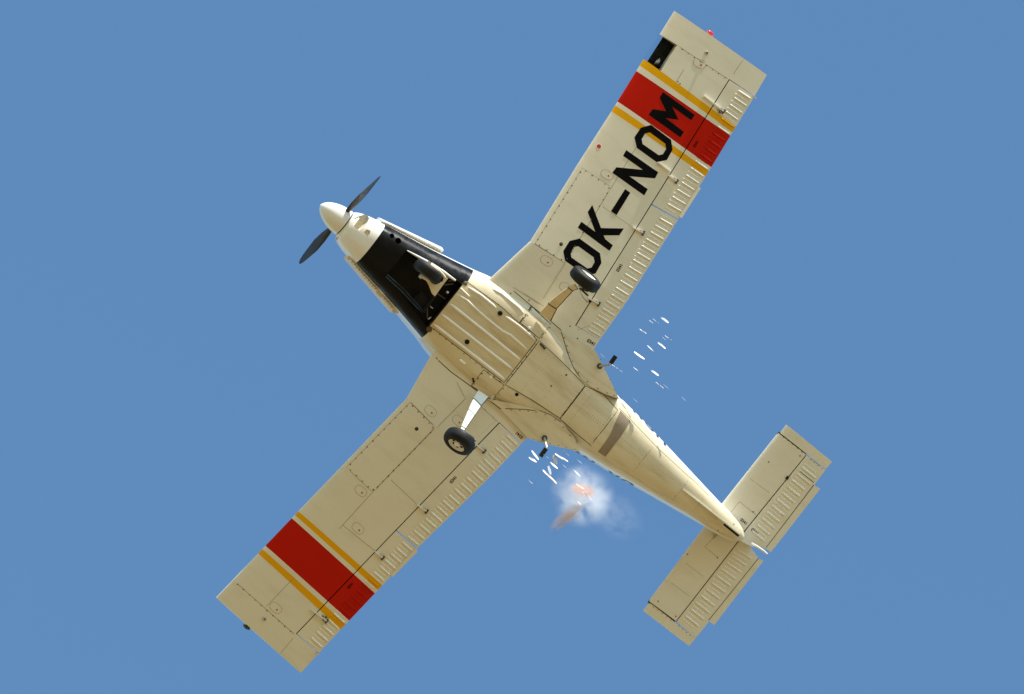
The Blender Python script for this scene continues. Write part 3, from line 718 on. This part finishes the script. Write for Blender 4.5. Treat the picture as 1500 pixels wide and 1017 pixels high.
# small stencilled numbers
def stencil(txt, px, py, ang, hgt, parent):
    cu = bpy.data.curves.new('t', 'FONT'); cu.body = txt; cu.size = 1; cu.align_x = 'CENTER'; cu.align_y = 'CENTER'; cu.offset = .02
    to = bpy.data.objects.new('t', cu); COL.objects.link(to); bpy.context.view_layer.update()
    me = bpy.data.meshes.new_from_object(to.evaluated_get(bpy.context.evaluated_depsgraph_get())); bpy.data.objects.remove(to)
    s = hgt * PPM / .7; c, sn = math.cos(R(ang)), math.sin(R(ang))
    V = []
    for v in me.vertices:
        u, w_ = v.co.x * s * .95, -v.co.y * s; V.append(hit(px + u * c - w_ * sn, py + u * sn + w_ * c, .004)[0])
    part('stencil_number', new_mesh('stencil_number', V, [tuple(p.vertices) for p in me.polygons], [M['letter']], smooth=False), parent)
stencil('0341', 907.7, 392.5, -57, .058, lsurf['flap']); stencil('0341', 865.9, 502, 32, .062, lwing)
stencil('0341', 1019.5, 211, -57, .05, lsurf['aileron']); stencil('0341', 513.4, 858, -47, .05, rsurf['aileron'])
stencil('0341', 664.3, 702.8, -47, .058, rsurf['flap']); stencil('0341', 760.6, 637.5, 222, .058, rwing)
stencil('0341', 1089.5, 764.5, 40, .055, TL['stab']); stencil('0341', 1105.5, 779, 40, .055, TL['elev'])

# ---- beads pressed into flaps, ailerons and elevators
def bead_rows(W, surfs, names):
    st = W['sts']
    pos = 0
    pts = []
    for i in range(len(st) - 1):
        if st[i][0] in ('in', 'joint'): continue
        (l0, t0), (l1, t1) = st[i][1:], st[i + 1][1:]; h0 = lerp2(l0, t0, W['st3'][i][2]); h1 = lerp2(l1, t1, W['st3'][i + 1][2])
        L = math.dist(t0, t1); d = (6 - pos) if False else (-pos) % 6.05
        while d < L:
            f = d / L; pts.append((lerp2(h0, h1, f), lerp2(t0, t1, f), i, f, len(pts))); d += 6.05
        pos = (pos + L) % 6.05
    isplit = [k for k, s in enumerate(st) if s[0] == 'split'][0]
    tot = len(pts)
    for (h, t_, i, f, k) in pts:
        if k < 1 or k > tot - 1: continue
        # skip the split between flap and aileron
        if i == isplit and f * math.dist(st[i][2], st[i + 1][2]) < 3: continue
        if i == isplit - 1 and (1 - f) * math.dist(st[i][2], st[i + 1][2]) < 3: continue
        s = surfs['flap'] if i < isplit else surfs['aileron']
        cm = {'y2i': 'yellow', 'red0': 'red', 'y1i': 'yellow'}.get(st[i][0], 'bead')
        if k % 2: bead('stiffening_bead', [lerp2(h, t_, .46), lerp2(h, t_, .95)], 2.5, s, cm, .8, steps=3)
        else: bead('stiffening_bead', [lerp2(h, t_, .42), lerp2(h, t_, .86)], 1.3, s, cm, .5, steps=3)
bead_rows(LW, lsurf, 0); bead_rows(RW, rsurf, 0)
for P, a0, a1, b0_, b1 in ((TL, (1095, 779), (1179, 672), (1119.5, 800), (1204, 692)), (TR, (1080, 797), (993.5, 909), (1107.5, 815), (1018, 929))):
    L = math.dist(a0, a1); n = int(L / 5.9)
    for k in range(1, n):
        f = k / n; h = lerp2(a0, a1, f); t_ = lerp2(b0_, b1, f)
        if P is TL: mx_ = .95 if f > .82 else .90
        else: mx_ = .93
        if k % 2: bead('stiffening_bead', [lerp2(h, t_, .12), lerp2(h, t_, mx_)], 2.5, P['elev'], 'bead', .8)
        else: bead('stiffening_bead', [lerp2(h, t_, .08), lerp2(h, t_, .8)], 1.3, P['elev'], 'bead', .5)
# tail hinge brackets (black) and wing hinge brackets
for x, y, P in ((1153, 700, TL), (1015.5, 877.5, TR)):
    p, nr = hit(x, y, .01); d = (at(x + .7, y - .9, ZT) - at(x, y, ZT)).normalized(); e = nr.cross(d)
    part('hinge_fitting', merge('hinge_fitting', [box_geo(p, d * .03, e * .022, nr * .015)], [M['dark']]), P['stab'])
def bracket(name, p0, p1, wpx, parent, m='white', h=.04, blob=True):
    wpx *= .75; h *= .7
    a, na = hit(*p0, 0.004); b_, nb = hit(*p1, .004); d = (b_ - a); L = d.length; d.normalize(); e = na.cross(d).normalized()
    V, F = box_geo((a + b_) / 2 + na * h / 2, d * L / 2, e * wpx / 2 / PPM, na * h / 2)
    o = part(name, merge(name, [(V, F)], [M[m]]), parent)
    if blob:
        V, F = tube_geo([b_ + na * h * .6 - e * .05, b_ + na * h * .6 + e * .04], .02, 8); part('hinge_bolt', merge('hinge_bolt', [(V, F)], [M['dmetal']]), o)
        V, F = tube_geo([b_ + na * h * .9 - d * .09 + e * .02, b_ + na * h * .4 + e * .02], .012, 6); part('push_rod', merge('push_rod', [(V, F)], [M['metal']]), o)
    return o
for p0, p1, wg in (((926.5, 333.5), (942, 341.5), lwing), ((861.4, 436.6), (877, 445.5), lwing), ((978.3, 256.8), (991, 266), lwing),
                   ((549.2, 807.6), (561, 817), rwing), ((610.5, 738.5), (625, 749), rwing), ((696.9, 651), (709.5, 661), rwing)):
    bracket('hinge_bracket', p0, p1, 2.6, wg, h=.05)
for x, y, wg in ((864.2, 441.5, lwing), (700.8, 650.5, rwing)):
    p, nr = hit(x, y, .006); d = (at(x + .8, y + .5) - at(x, y)).normalized(); e = nr.cross(d)
    part('hinge_fitting', merge('hinge_fitting', [box_geo(p, d * .022, e * .022, nr * .01)], [M['dark']]), wg)
for p0, p1, wg in (((1030.5, 141), (1059.6, 163.7), lwing), ((963, 238), (981.5, 252.4), lwing), ((455.6, 892), (478.5, 909.5), rwing)):
    bracket('mass_balance_arm', p0, p1, 2.4, wg, h=.06, blob=(p0[0] != 963))
bracket('hinge_bracket', (1044, 155), (1054, 162.5), 3.2, lwing, 'dmetal', h=.05); bracket('hinge_bracket', (465, 896), (475, 905), 2, rwing, 'dark', h=.04)
# trim tabs on the ailerons
for nm, poly, yy in (('L', [(1022.5, 273.6), (1026.4, 275.8), (998.4, 319.6), (994.2, 317)], lsurf), ('R', [(609.5, 802), (611.5, 808), (575.6, 844.8), (572, 841.5)], rsurf)):
    P = [atf(x, y, zwing) for x, y in poly]; V = [p - Vector((0, 0, .018)) for p in P] + [p - Vector((0, 0, .006)) for p in P]
    part('trim_tab', new_mesh('trim_tab', V, [(0, 1, 2, 3), (4, 5, 6, 7), (0, 1, 5, 4), (1, 2, 6, 5), (2, 3, 7, 6), (3, 0, 4, 7)], [M['cream']], smooth=False), yy['aileron'])
# wing-tip lights, static rods
for p, m, wg in (((1041, 48.5), 'redlens', lwing), ((361.5, 919), 'greenlens', rwing)):
    q = atf(*p, zwing); d = Vector((1, 0, 0)); k = []
    part('navigation_light', lathe('navigation_light', [(-.08, .004), (-.06, .02), (-.03, .036), (.02, .04), (.06, .025), (.08, .004)], 14, [M[m]], Matrix.Translation(q + Vector((0, 0, .03)))), wg, 'red navigation light' if m[0] == 'r' else 'dark green navigation light')
for a, b_, wg in (((1101, 139.5), (1107.5, 145), lwing), ((463, 955), (468.6, 959.2), rwing)):
    part('static_wick', tube('static_wick', [atf(*a, zwing) - Vector((0, 0, .03)), atf(*b_, zwing) - Vector((0, 0, .03))], .012, M['metal'], 6), wg)
# lamp inside the light window
lp = atf(966, 92, zwing) + Vector((0, 0, .02))
lm = Matrix.Translation(lp)
part('landing_lamp', lathe('landing_lamp', [(0, .01), (-.01, .05), (-.05, .075), (-.055, .07), (-.02, .03), (-.015, .005)], 18, [M['metal']], lm), lwing)

# ---- ventral strake and slot under the tail
a, _ = hit(998.9, 716.5); b_, _ = hit(1083.8, 783.6)
pts = [lerp2((998.9, 716.5), (1083.8, 783.6), k / 8) for k in range(9)]; V = []; F = []
for i, p in enumerate(pts):
    h0, nr = hit(*p, -.01); dn = Vector((0, 0, -1)); sd = Vector((0, .008, 0)); hh = .075 * min(1, .35 + i * .2)
    V += [h0 - sd, h0 + dn * hh - sd, h0 + dn * hh + sd, h0 + sd]
    if i: F += [((i - 1) * 4 + k, (i - 1) * 4 + (k + 1) % 4, i * 4 + (k + 1) % 4, i * 4 + k) for k in range(4)]
F += [(0, 1, 2, 3), (32, 33, 34, 35)]
part('ventral_strake', new_mesh('ventral_strake', V, F, [M['white']], smooth=False), fus)
V, F = drape([(1061, 767), (1083, 784.6), (1081, 786.6), (1059, 769)], .003, grid=6); part('skid_slot', new_mesh('skid_slot', V, F, [M['dark']]), fus)

# ---- cowling side doors and louvres
def sidebox(name, poly, z0, z1, m, parent, label=None): return part(name, prism(poly, z0, z1, M[m], (z0 + z1) / 2, name), parent, label)
P_ = [at(554.5, 318.5, .66), at(647.5, 362.5, .66), at(650, 367, .45), at(560, 323.5, .40)]
V_ = P_ + [p + Vector((0, .18, .25)) for p in P_]
part('cowling_door', new_mesh('cowling_door', V_, [(0, 1, 2, 3), (4, 5, 6, 7), (0, 1, 5, 4), (1, 2, 6, 5), (2, 3, 7, 6), (3, 0, 4, 7)], [M['white']], smooth=False), eng)
rd_ = sidebox('cowling_door', [(507.2, 374.8), (514, 377), (584, 456), (579.5, 458.8), (573.6, 458), (506.5, 380)], .48, .9, 'tan_and_shade', eng)  # tan colour paints the shade on the door's underside
for k in range(19):
    f = k / 18; x, y = lerp2((513.5, 382.5), (573.5, 452), f)
    if 12 <= k <= 13: continue
    p = at(x, y, .44); mtx = Matrix.Translation(p) @ Matrix.Rotation(R(-8), 4, 'Z')
    part('louvre', lathe('louvre', [(-.035, .003), (-.025, .02), (0, .03), (.02, .028), (.03, .02)], 10, [M['white']], mtx), rd_)

# ---- wheels and undercarriage
def wheel(center, axis, rad, wid, parent, outer=1, name='wheel'):
    """axis: unit vector pointing outboard"""
    q = axis.to_track_quat('X', 'Z').to_matrix().to_4x4(); q.translation = center
    root = bpy.data.objects.new(name, None); COL.objects.link(root); root.parent = parent
    h = wid / 2; pr = []
    for k in range(21):
        t_ = math.pi * k / 20; c, s = math.cos(t_), math.sin(t_)
        pr.append((-h * math.copysign(abs(c) ** .75, c), rad * .56 + rad * .44 * abs(s) ** .62))
    pr += [(h * .8, rad * .57), (-h * .8, rad * .57), pr[0]]
    tm = lathe('tyre', pr, 56, [M['rubber']], q, caps=False); part('tyre', tm, root)
    groove = []
    for gx in (-.35, 0, .35):
        groove.append(None)
    rim = [(-h * .8, .02), (-h * .8, rad * .57), (-h * .55, rad * .60), (h * .55, rad * .60), (h * .82, rad * .585), (h * .84, rad * .54), (h * .60, rad * .50), (h * .45, rad * .42), (h * .48, rad * .2), (h * .75, rad * .18), (h * .78, .01)]
    part('rim', lathe('rim', rim, 40, [M['white']], q), root)
    V = []; F = []
    for k in range(6):
        th = math.tau * k / 6; c = q @ Vector((h * .5, rad * .31 * math.cos(th), rad * .31 * math.sin(th)))
        gV, gF = tube_geo([c - axis * .01, c + axis * .012], rad * .075, 8); b0 = len(V); V += gV; F += [tuple(i + b0 for i in f) for f in gF]
    part('rim_hole', new_mesh('rim_hole', V, F, [M['dark']]), root)
    return root, q
def leg(pts, name, parent, th=.03, m='white'):
    """pts: list of ((px,py) fore edge, (px,py) aft edge, z)"""
    V = []; F = []
    for i, (p, q, z) in enumerate(pts):
        a = at(*p, z); b_ = at(*q, z)
        if i < len(pts) - 1: n_ = at(*pts[i + 1][0], pts[i + 1][2]) - a
        else: n_ = a - at(*pts[i - 1][0], pts[i - 1][2])
        nn = (b_ - a).cross(n_).normalized() * th / 2
        if nn.z > 0: nn = -nn
        md = (a + b_) / 2 + nn * 1.35
        V += [a + nn, md, b_ + nn, b_ - nn, a - nn]
        if i: F += [((i - 1) * 5 + k, (i - 1) * 5 + (k + 1) % 5, i * 5 + (k + 1) % 5, i * 5 + k) for k in range(5)]
    n = len(pts); F += [tuple(range(5)), tuple(range((n - 1) * 5, n * 5))]
    return part(name, new_mesh(name, V, F, [M[m]], ang=25), parent)
def band(pts, i, f0, f1, parent):
    def mid(f):
        a, b_ = pts[i], pts[i + 1]; return (lerp2(a[0], b_[0], f), lerp2(a[1], b_[1], f), a[2] + (b_[2] - a[2]) * f)
    grow = lambda q: (lerp2(q[0], q[1], -.03), lerp2(q[0], q[1], 1.03), q[2] - .002)
    leg([grow(mid(f0)), grow(mid(f1))], 'green_band', parent, .036, 'green')
LG = [((791, 458), (806, 470), .05), ((803.9, 443.7), (815.4, 451.2), -.17), ((819, 430.5), (828.5, 437), -.37), ((833, 420.3), (839.5, 425.2), -.55), ((842, 416.4), (846.2, 423), -.66)]
RG = [((700, 572.5), (714.6, 582.2), .05), ((693, 585), (703.3, 595.4), -.15), ((686.2, 600), (694.6, 608.6), -.34), ((675.4, 625.3), (680.9, 629), -.6), ((674.6, 630.6), (678.6, 632.6), -.66)]
lg = bpy.data.objects.new('main_gear', None); COL.objects.link(lg); lg.parent = plane; lg['label'] = 'left main wheel on its sprung leg'
rg = bpy.data.objects.new('main_gear', None); COL.objects.link(rg); rg.parent = plane; rg['label'] = 'right main wheel, hub visible, on its sprung leg'
o = leg(LG, 'gear_leg', lg, m='tan_and_shade');  # tan instead of white: shade on this leg put into its colour
for i, f0, f1 in ((0, .93, 1.02), (2, .93, 1.04)): band(LG, i, f0, min(f1, 1), lg)
o = leg(RG, 'gear_leg', rg)
for i, f0, f1 in ((0, .90, 1.0), (2, .96, 1.0), (1, .985, 1.0)): band(RG, i, f0, f1, rg)
def tilt_axis(y, camber, toe):
    a = Vector((0, y, 0)); c = R(camber); a = Vector((0, y * math.cos(c), -math.sin(c)))   # outer face turned down
    return (Matrix.Rotation(R(toe), 3, 'Z') @ a).normalized()
wc = at(857.3, 409.3, -.72); wheel(wc, tilt_axis(-1, 16, -2), .305, .235, lg)
wc2 = at(672.8, 646.4, -.72); wheel(wc2, tilt_axis(1, 24, 3), .30, .235, rg)
for wcx, g0, (ax_, ay), sgn in ((wc, lg, (848, 421), -1), (wc2, rg, (683, 634), 1)):
    hub = at(ax_, ay, -.70)
    part('axle', tube('axle', [hub, wcx], .03, M['metal']), g0)
    part('brake_caliper', merge('brake_caliper', [box_geo(hub.lerp(wcx, .25) + Vector((.12, 0, .02)), Vector((.07, .02 * sgn, 0)), Vector((-.01, .035, 0)), Vector((0, 0, .04)))], [M['dmetal']]), g0)
    part('torque_arm', tube('torque_arm', [hub + Vector((.02, 0, .02)), hub + Vector((.17, -.01 * sgn, .03)), hub + Vector((.22, .02, -.02))], .018, M['dmetal'], 8), g0)
    part('brake_disc', lathe('brake_disc', [(-.006, .16), (.006, .16)], 32, [M['metal']], (lambda q: (setattr(q, 'translation', wcx.lerp(hub, .62)), q)[1])((tilt_axis(sgn, 16 if sgn < 0 else 30, 0)).to_track_quat('X', 'Z').to_matrix().to_4x4())), g0)
part('brake_hose', tube('brake_hose', [at(849, 424, -.68), at(853, 434, -.3), at(860, 443, .04)], .006, M['dmetal'], 6), lg)
# green band hose edge on the legs
for pts, g0 in ((LG, lg), (RG, rg)):
    part('brake_line', tube('brake_line', [at(lerp2(p, q, 1.04)[0], lerp2(p, q, 1.04)[1], z - .01) for p, q, z in pts], .011, M['dmetal'], 6), g0)

# nose gear
ng = bpy.data.objects.new('nose_gear', None); COL.objects.link(ng); ng.parent = plane; ng['label'] = 'nose wheel in cream fork below the black cowling'
nwc = at(626.5, 398.3, -.30); wheel(nwc, Vector((0, -1, 0)), .285, .225, ng)
zf = -.22
def flat(name, poly, z0, z1, m): return part(name, prism(poly, z0, z1, M[m], (z0 + z1) / 2, name), ng)
flat('fork_plate', [(624, 410.5), (632, 413.5), (637, 416.5), (643, 416), (648.5, 412), (651, 404.5), (656.6, 407.4), (647, 420), (637, 434.3), (632.6, 430), (628.5, 419)], -.20, -.17, 'tan_and_shade')
for pa in ([(626.5, 385.5), (643, 396.5), (649, 403), (652, 407)], [(616.5, 404.5), (625, 409.5), (634, 414.5)]):
    part('fork_arm', tube('fork_arm', [at(x, y, -.25) for x, y in pa], .026, M['tan_and_shade'], 10), ng)
for x, y in ((627.8, 386.6), (616.8, 404.2)):
    p = at(x, y, -.27); part('axle_nut', tube('axle_nut', [p - Vector((0, .05, 0)), p + Vector((0, .05, 0))], .036, M['metal'], 10), ng)
part('side_rail', tube('side_rail', [at(596.5, 367.2, -.0), at(612, 376, -.06), at(630, 386, -.10), at(650, 399, -.08), at(667, 411, -.0)], [.010, .022, .03, .032, .018], M['white'], 10), ng)
for a_, b2, rr, m in (((657, 412), (668, 411), .014, 'dmetal'), ((651, 417.5), (664, 416), .014, 'dmetal'), ((640, 430), (652, 438), .012, 'dmetal'), ((626, 450), (626, 466), .014, 'dmetal'), ((630, 449), (634, 452), .014, 'metal'), ((627, 468), (631, 465), .016, 'metal'), ((604, 441), (616, 430), .02, 'well')):
    part('bay_strut', tube('bay_strut', [at(*a_, .10), at(*b2, .12)], rr, M[m], 6), eng)
part('bay_frame', tube('bay_frame', [at(636, 435, .06), at(620, 457, .06)], .03, M['well'], 8), eng)
part('bay_rib', tube('bay_rib', [at(566.5, 403.5, .02), at(590, 425, .0), at(612, 449, .0), at(620, 458, .03)], [.03, .035, .03, .02], M['black'], 10), eng)
p = at(655.5, 428.5, .1); part('bay_bulb', lathe('bay_bulb', [(-.03, .004), (-.02, .025), (.02, .025), (.03, .004)], 12, [M['metal']], Matrix.Translation(p)), eng)
part('bay_bulkhead', prism([(604, 441), (617, 427), (632, 445), (620, 458)], .16, .2, M['well'], .18, 'bay_bulkhead'), eng)

# footsteps
for pts, bz in (([(878.6, 536.5), (887, 535), (893.6, 533.8), (902, 521.8)], .10), ([(797.6, 642), (799.3, 649), (800.8, 656), (791.7, 668.8)], .10)):
    P = [at(*pts[0], bz), at(*pts[1], -.02), at(*pts[2], -.12), at(*pts[3], -.13)]
    st = part('footstep', tube('footstep', P[:3] + [P[2].lerp(P[3], .15)], .024, M['metal'], 10), plane)
    part('rubber_grip', tube('rubber_grip', [P[2].lerp(P[3], .1), P[3]], .042, M['rubber'], 12), st)
    part('step_flange', lathe('step_flange', [(-.012, .05), (.0, .055)], 18, [M['dmetal']], (lambda q: (setattr(q, 'translation', P[0]), q)[1])(Vector((0, 0, -1)).to_track_quat('X', 'Z').to_matrix().to_4x4())), st)

# side registration on the rear fuselage (seen edge-on)
BV2 = BVHTree.FromPolygons([v.co.copy() for v in fus_me.vertices], [tuple(p.vertices) for p in fus_me.polygons])
def side_letter(poly, x0, z0, sgn):
    vs, fs, _ = tess([(x * 100, z * 100) for x, z in poly], None, 6); V = []
    for x, z in vs:
        xx = x0 + x / 100 * 1; zz = z0 + z / 100
        h, nr, _, _ = BV2.ray_cast(Vector((xx, sgn * 3, zz)), Vector((0, -sgn, 0)))
        V.append(h + nr * (.003 if nr.y * sgn > 0 else -.003))
    part('side_letter', new_mesh('side_letter', V, fs, [M['blue']]), fus)
Wl, Hl = .24, .42
def bar(x0, z0, x1, z1, x2, z2, x3, z3): return [(x0, z0), (x1, z1), (x2, z2), (x3, z3)]
LET = {'O': [(.05, 0), (.19, 0), (.24, .06), (.24, .36), (.19, .42), (.05, .42), (0, .36), (0, .06), (0.001, .06), (.06, .08), (.06, .34), (.08, .36), (.16, .36), (.18, .34), (.18, .08), (.16, .06), (.08, .06), (.06, .079), (.001, .059)],
       'K': [(0, 0), (.06, 0), (.06, .14), (.09, .18), (.18, 0), (.25, 0), (.13, .24), (.24, .42), (.17, .42), (.06, .24), (.06, .42), (0, .42)],
       '-': [(0, .18), (.14, .18), (.14, .24), (0, .24)],
       'N': [(0, 0), (.06, 0), (.06, .28), (.18, 0), (.24, 0), (.24, .42), (.18, .42), (.18, .14), (.06, .42), (0, .42)],
       'M': [(0, 0), (.06, 0), (.06, .28), (.13, .12), (.20, .28), (.20, 0), (.26, 0), (.26, .42), (.20, .42), (.13, .26), (.06, .42), (0, .42)]}
for sgn in (1, -1):
    x = 1.75; word = 'OK-NOM' if sgn < 0 else 'MON-KO'
    for ch in word:
        wd = max(p[0] for p in LET[ch]); pl = LET[ch] if sgn < 0 else [(wd - a_, b2) for a_, b2 in LET[ch]]
        if ch == 'O':
            o_ = [(.05, 0), (.19, 0), (.24, .06), (.24, .36), (.19, .42), (.05, .42), (0, .36), (0, .06)]; i_ = [(.08, .06), (.16, .06), (.18, .08), (.18, .34), (.16, .36), (.08, .36), (.06, .34), (.06, .08)]
            for k in range(8): side_letter([o_[k], o_[(k + 1) % 8], i_[(k + 1) % 8], i_[k]], x, .52 if sgn < 0 else .64, sgn)
        else: side_letter(pl, x, .52 if sgn < 0 else .64, sgn)
        x += wd + .07

# ------------------------------------------------------------------ smoke and flying scraps beside the aircraft
def vol(name, px, py, z, rad, dens, col, label, cat, seed, nscale=1.6, lo=.42, hi=.62, rot=0):
    c = at(px, py, z); me = bpy.data.meshes.new(name); bm = bmesh.new(); bmesh.ops.create_icosphere(bm, subdivisions=3, radius=1); bm.to_mesh(me); bm.free()
    o = bpy.data.objects.new(name, me); COL.objects.link(o)
    o.matrix_world = PLANE_M @ Matrix.Translation(c) @ Matrix.Rotation(R(rot), 4, 'Z') @ Matrix.Diagonal((*rad, 1))
    m = bpy.data.materials.new(name + '_volume'); m.use_nodes = True; t = m.node_tree; t.nodes.remove(t.nodes['Principled BSDF'])
    pv = t.nodes.new('ShaderNodeVolumePrincipled'); pv.inputs['Color'].default_value = (*col, 1); pv.inputs['Anisotropy'].default_value = .1
    tc = t.nodes.new('ShaderNodeTexCoord'); ln = t.nodes.new('ShaderNodeVectorMath'); ln.operation = 'LENGTH'
    mp = t.nodes.new('ShaderNodeMapping'); mp.inputs['Location'].default_value = (seed, seed * 2, 0)
    ns = t.nodes.new('ShaderNodeTexNoise'); ns.inputs['Scale'].default_value = nscale; ns.inputs['Detail'].default_value = 5; ns.inputs['Distortion'].default_value = .5
    t.links.new(tc.outputs['Object'], ln.inputs[0]); t.links.new(tc.outputs['Object'], mp.inputs[0]); t.links.new(mp.outputs[0], ns.inputs[0])
    fo = t.nodes.new('ShaderNodeMapRange'); fo.interpolation_type = 'SMOOTHSTEP'; fo.inputs[1].default_value = .98; fo.inputs[2].default_value = .25; t.links.new(ln.outputs['Value'], fo.inputs[0])
    nr = t.nodes.new('ShaderNodeMapRange'); nr.interpolation_type = 'SMOOTHSTEP'; nr.inputs[1].default_value = lo; nr.inputs[2].default_value = hi
    t.links.new(ns.outputs[0], nr.inputs[0])
    mu = t.nodes.new('ShaderNodeMath'); mu.operation = 'MULTIPLY'; t.links.new(fo.outputs[0], mu.inputs[0]); t.links.new(nr.outputs[0], mu.inputs[1])
    m2 = t.nodes.new('ShaderNodeMath'); m2.operation = 'MULTIPLY'; m2.inputs[1].default_value = dens; t.links.new(mu.outputs[0], m2.inputs[0])
    t.links.new(m2.outputs[0], pv.inputs['Density']); t.links.new(pv.outputs[0], t.nodes['Material Output'].inputs['Volume'])
    me.materials.append(m); o['label'] = label; o['category'] = cat; o['kind'] = 'stuff'
    return o
vol('smoke_puff', 853, 727, -.8, (.68, .66, .5), 3.0, (.93, .95, 1), 'white smoke puff drifting beside the rear fuselage below the right wing', 'smoke', 1.3, 1.9, .38, .60)
vol('smoke_puff', 898, 752, -.8, (.75, .5, .5), .35, (.93, .95, 1), 'faint thin smoke trailing off the right edge of the white puff', 'smoke', 4.1, 2.2, .38, .62)
vol('dust_clump', 854, 719, -1.0, (.32, .17, .15), 15, (.90, .56, .40), 'orange-pink dust clump in the middle of the white smoke', 'dust cloud', 2.2, 3.6, .45, .56, -25)
vol('dust_clump', 832, 757, -1.0, (.16, .48, .15), 13, (.72, .52, .38), 'brownish dust streak at the lower edge of the white smoke', 'dust cloud', 6.2, 2.8, .42, .55, 16)

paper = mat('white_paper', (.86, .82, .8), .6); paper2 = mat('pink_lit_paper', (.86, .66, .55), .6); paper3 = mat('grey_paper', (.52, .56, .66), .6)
def scrap(px, py, L, Wd, ang, m, label, group, z=None):
    z = random.uniform(-.1, .6) if z is None else z
    c = at(px, py, z); V = []; F = []; nu, nv = 6, 3; a = -R(ang); L *= 1.1; Wd *= .62
    u = (RIGHT * math.cos(a) + UP * math.sin(a)); v = (UP * math.cos(a) - RIGHT * math.sin(a)); ph = random.uniform(0, 6)
    nn = (N_CAM + SUN_LOCAL * random.uniform(.9, 1.5)).normalized(); v = u.cross(nn).normalized(); v = v if v.dot(UP * math.cos(a) - RIGHT * math.sin(a)) > 0 else -v; Wd *= 1.2
    for i in range(nu + 1):
        f = i / nu; s = math.sin(math.pi * min(max(f * .86 + .07, 0), 1)) ** .35
        for j in range(nv + 1):
            gq = j / nv - .5; V.append(u * ((f - .5) * L / PPM) + v * (gq * Wd / PPM * s) + N_CAM * (.005 * math.sin(ph + 5 * f + 4 * gq) * (1 + L / 20)))
    for i in range(nu):
        for j in range(nv): k = i * (nv + 1) + j; F.append((k, k + 1, k + nv + 2, k + nv + 1))
    n = len(V); nF = list(F); V += [x + N_CAM * -.004 for x in V]; F += [tuple(q + n for q in f) for f in nF]
    me = new_mesh('paper_scrap', V, F, [m]); o = bpy.data.objects.new('paper_scrap', me); COL.objects.link(o)
    o.matrix_world = PLANE_M @ Matrix.Translation(c); o['label'] = label; o['category'] = 'paper scrap'; o['group'] = group
G1 = 'white scraps flying above the tail boom'; G2 = 'scraps flying beside the smoke puff'
for px, py, L, Wd, ang, m, lb in (
    (952.5, 470.5, 10, 1.2, 38, paper, 'thin sliver, left one of the topmost parallel pair right of the left flap'),
    (960.5, 470.3, 10, 1.2, 38, paper, 'thin sliver, right one of the topmost parallel pair right of the left flap'),
    (974, 469, 12, 6, 37, paper3, 'broad pale grey scrap at the very top right of the flying scraps'),
    (942, 485.5, 11, 2.2, 35, paper, 'short white scrap just below the topmost parallel slivers'),
    (979, 495, 11, 1.4, 35, paper, 'slim white scrap farthest right in the upper cluster'),
    (971.5, 495, 9, .8, 38, paper3, 'faint hairline sliver left of the slim scrap in the upper cluster'),
    (969.3, 506.2, 13, 4.6, 40, paper, 'thick bright white scrap at the right of the middle row'),
    (953.3, 510.8, 13, 2.6, 42, paper, 'bright narrow scrap between the two thickest white scraps'),
    (936.5, 521, 17, 6.5, 36, paper, 'largest bright white scrap, nearest the left footstep'),
    (932.5, 541.7, 11, 1.6, 38, paper, 'slim white sliver below the largest bright scrap'),
    (959.5, 546.5, 12, 6, 36, paper3, 'broad grey scrap above the lowest bright sliver'),
    (966.5, 564.5, 13, 1.9, 38, paper, 'bright sliver below the broad grey scrap'),
    (976.5, 567, 11, .8, 38, paper3, 'faint sliver to the right of the lowest bright sliver'),
    (1000.5, 583.5, 11, .7, 40, paper3, 'faint sliver farthest right and lowest of all'),
    (930, 586, 10, .8, 40, paper3, 'faint sliver hugging the top of the rear fuselage'),
    (883.5, 521.5, 10, 1.6, 36, paper, 'thin sliver left of the left footstep'),
    (901, 537.5, 10, 1.6, 36, paper, 'thin sliver just under the left footstep grip'),
    (908, 542.5, 8, .8, 36, paper3, 'faint sliver just beyond the one under the left footstep')):
    scrap(px, py, L, Wd, ang, m, 'white paper ' + lb if m is paper else 'paper ' + lb, G1)
for px, py, L, Wd, ang, m, lb in (
    (784, 667, 15, 6, 55, paper, 'white paper scrap nearest the right footstep grip'),
    (780.5, 673.5, 12, 6, 35, paper, 'white paper scrap overlapped by the one nearest the right footstep'),
    (822.5, 670.5, 20, 5, 32, paper, 'curved white paper scrap at the top of the smoke puff'),
    (813, 673.5, 13, 9, 80, paper3, 'bluish folded paper hanging left of the curved white scrap'),
    (811.5, 682, 13, 5, 38, paper, 'small white paper scrap below the bluish folded paper'),
    (805, 689, 12, 8, 75, paper3, 'bluish folded paper between two white scraps left of the smoke'),
    (798.5, 692, 9, 5, 45, paper, 'small white paper scrap at the left end of the scrap chain'),
    (807.5, 700.5, 20, 5.5, 46, paper2, 'warm-lit paper scrap, brightest of those left of the smoke'),
    (845.5, 693.5, 13, 3, 42, paper, 'small white paper scrap floating in the upper smoke'),
    (777.5, 706.5, 11, 1.0, 40, paper3, 'faint sliver alone in the sky left of the smoke'),
    (800, 668.5, 9, 1.0, 40, paper3, 'faint sliver beside the right footstep grip'),
    (860, 726.5, 17, 2.2, 42, paper2, 'orange-lit paper streak inside the orange dust clump'),
    (846, 735, 11, 2.2, 42, paper2, 'short warm-lit paper streak below the orange dust clump'),
    (850, 713, 12, 3.5, 36, paper2, 'warm-lit paper scrap at the top of the orange dust clump'),
    (829, 664, 10, .9, 40, paper3, 'faint sliver above the curved white scrap, beside the fuselage'),
    (848.5, 676, 10, .9, 40, paper3, 'faint sliver between the fuselage and the upper smoke'),
    (826, 682.5, 9, .9, 40, paper3, 'faint sliver right of the small white scrap chain')):
    scrap(px, py, L, Wd, ang, m, lb, G2, z=random.uniform(-1.5, -1.1))
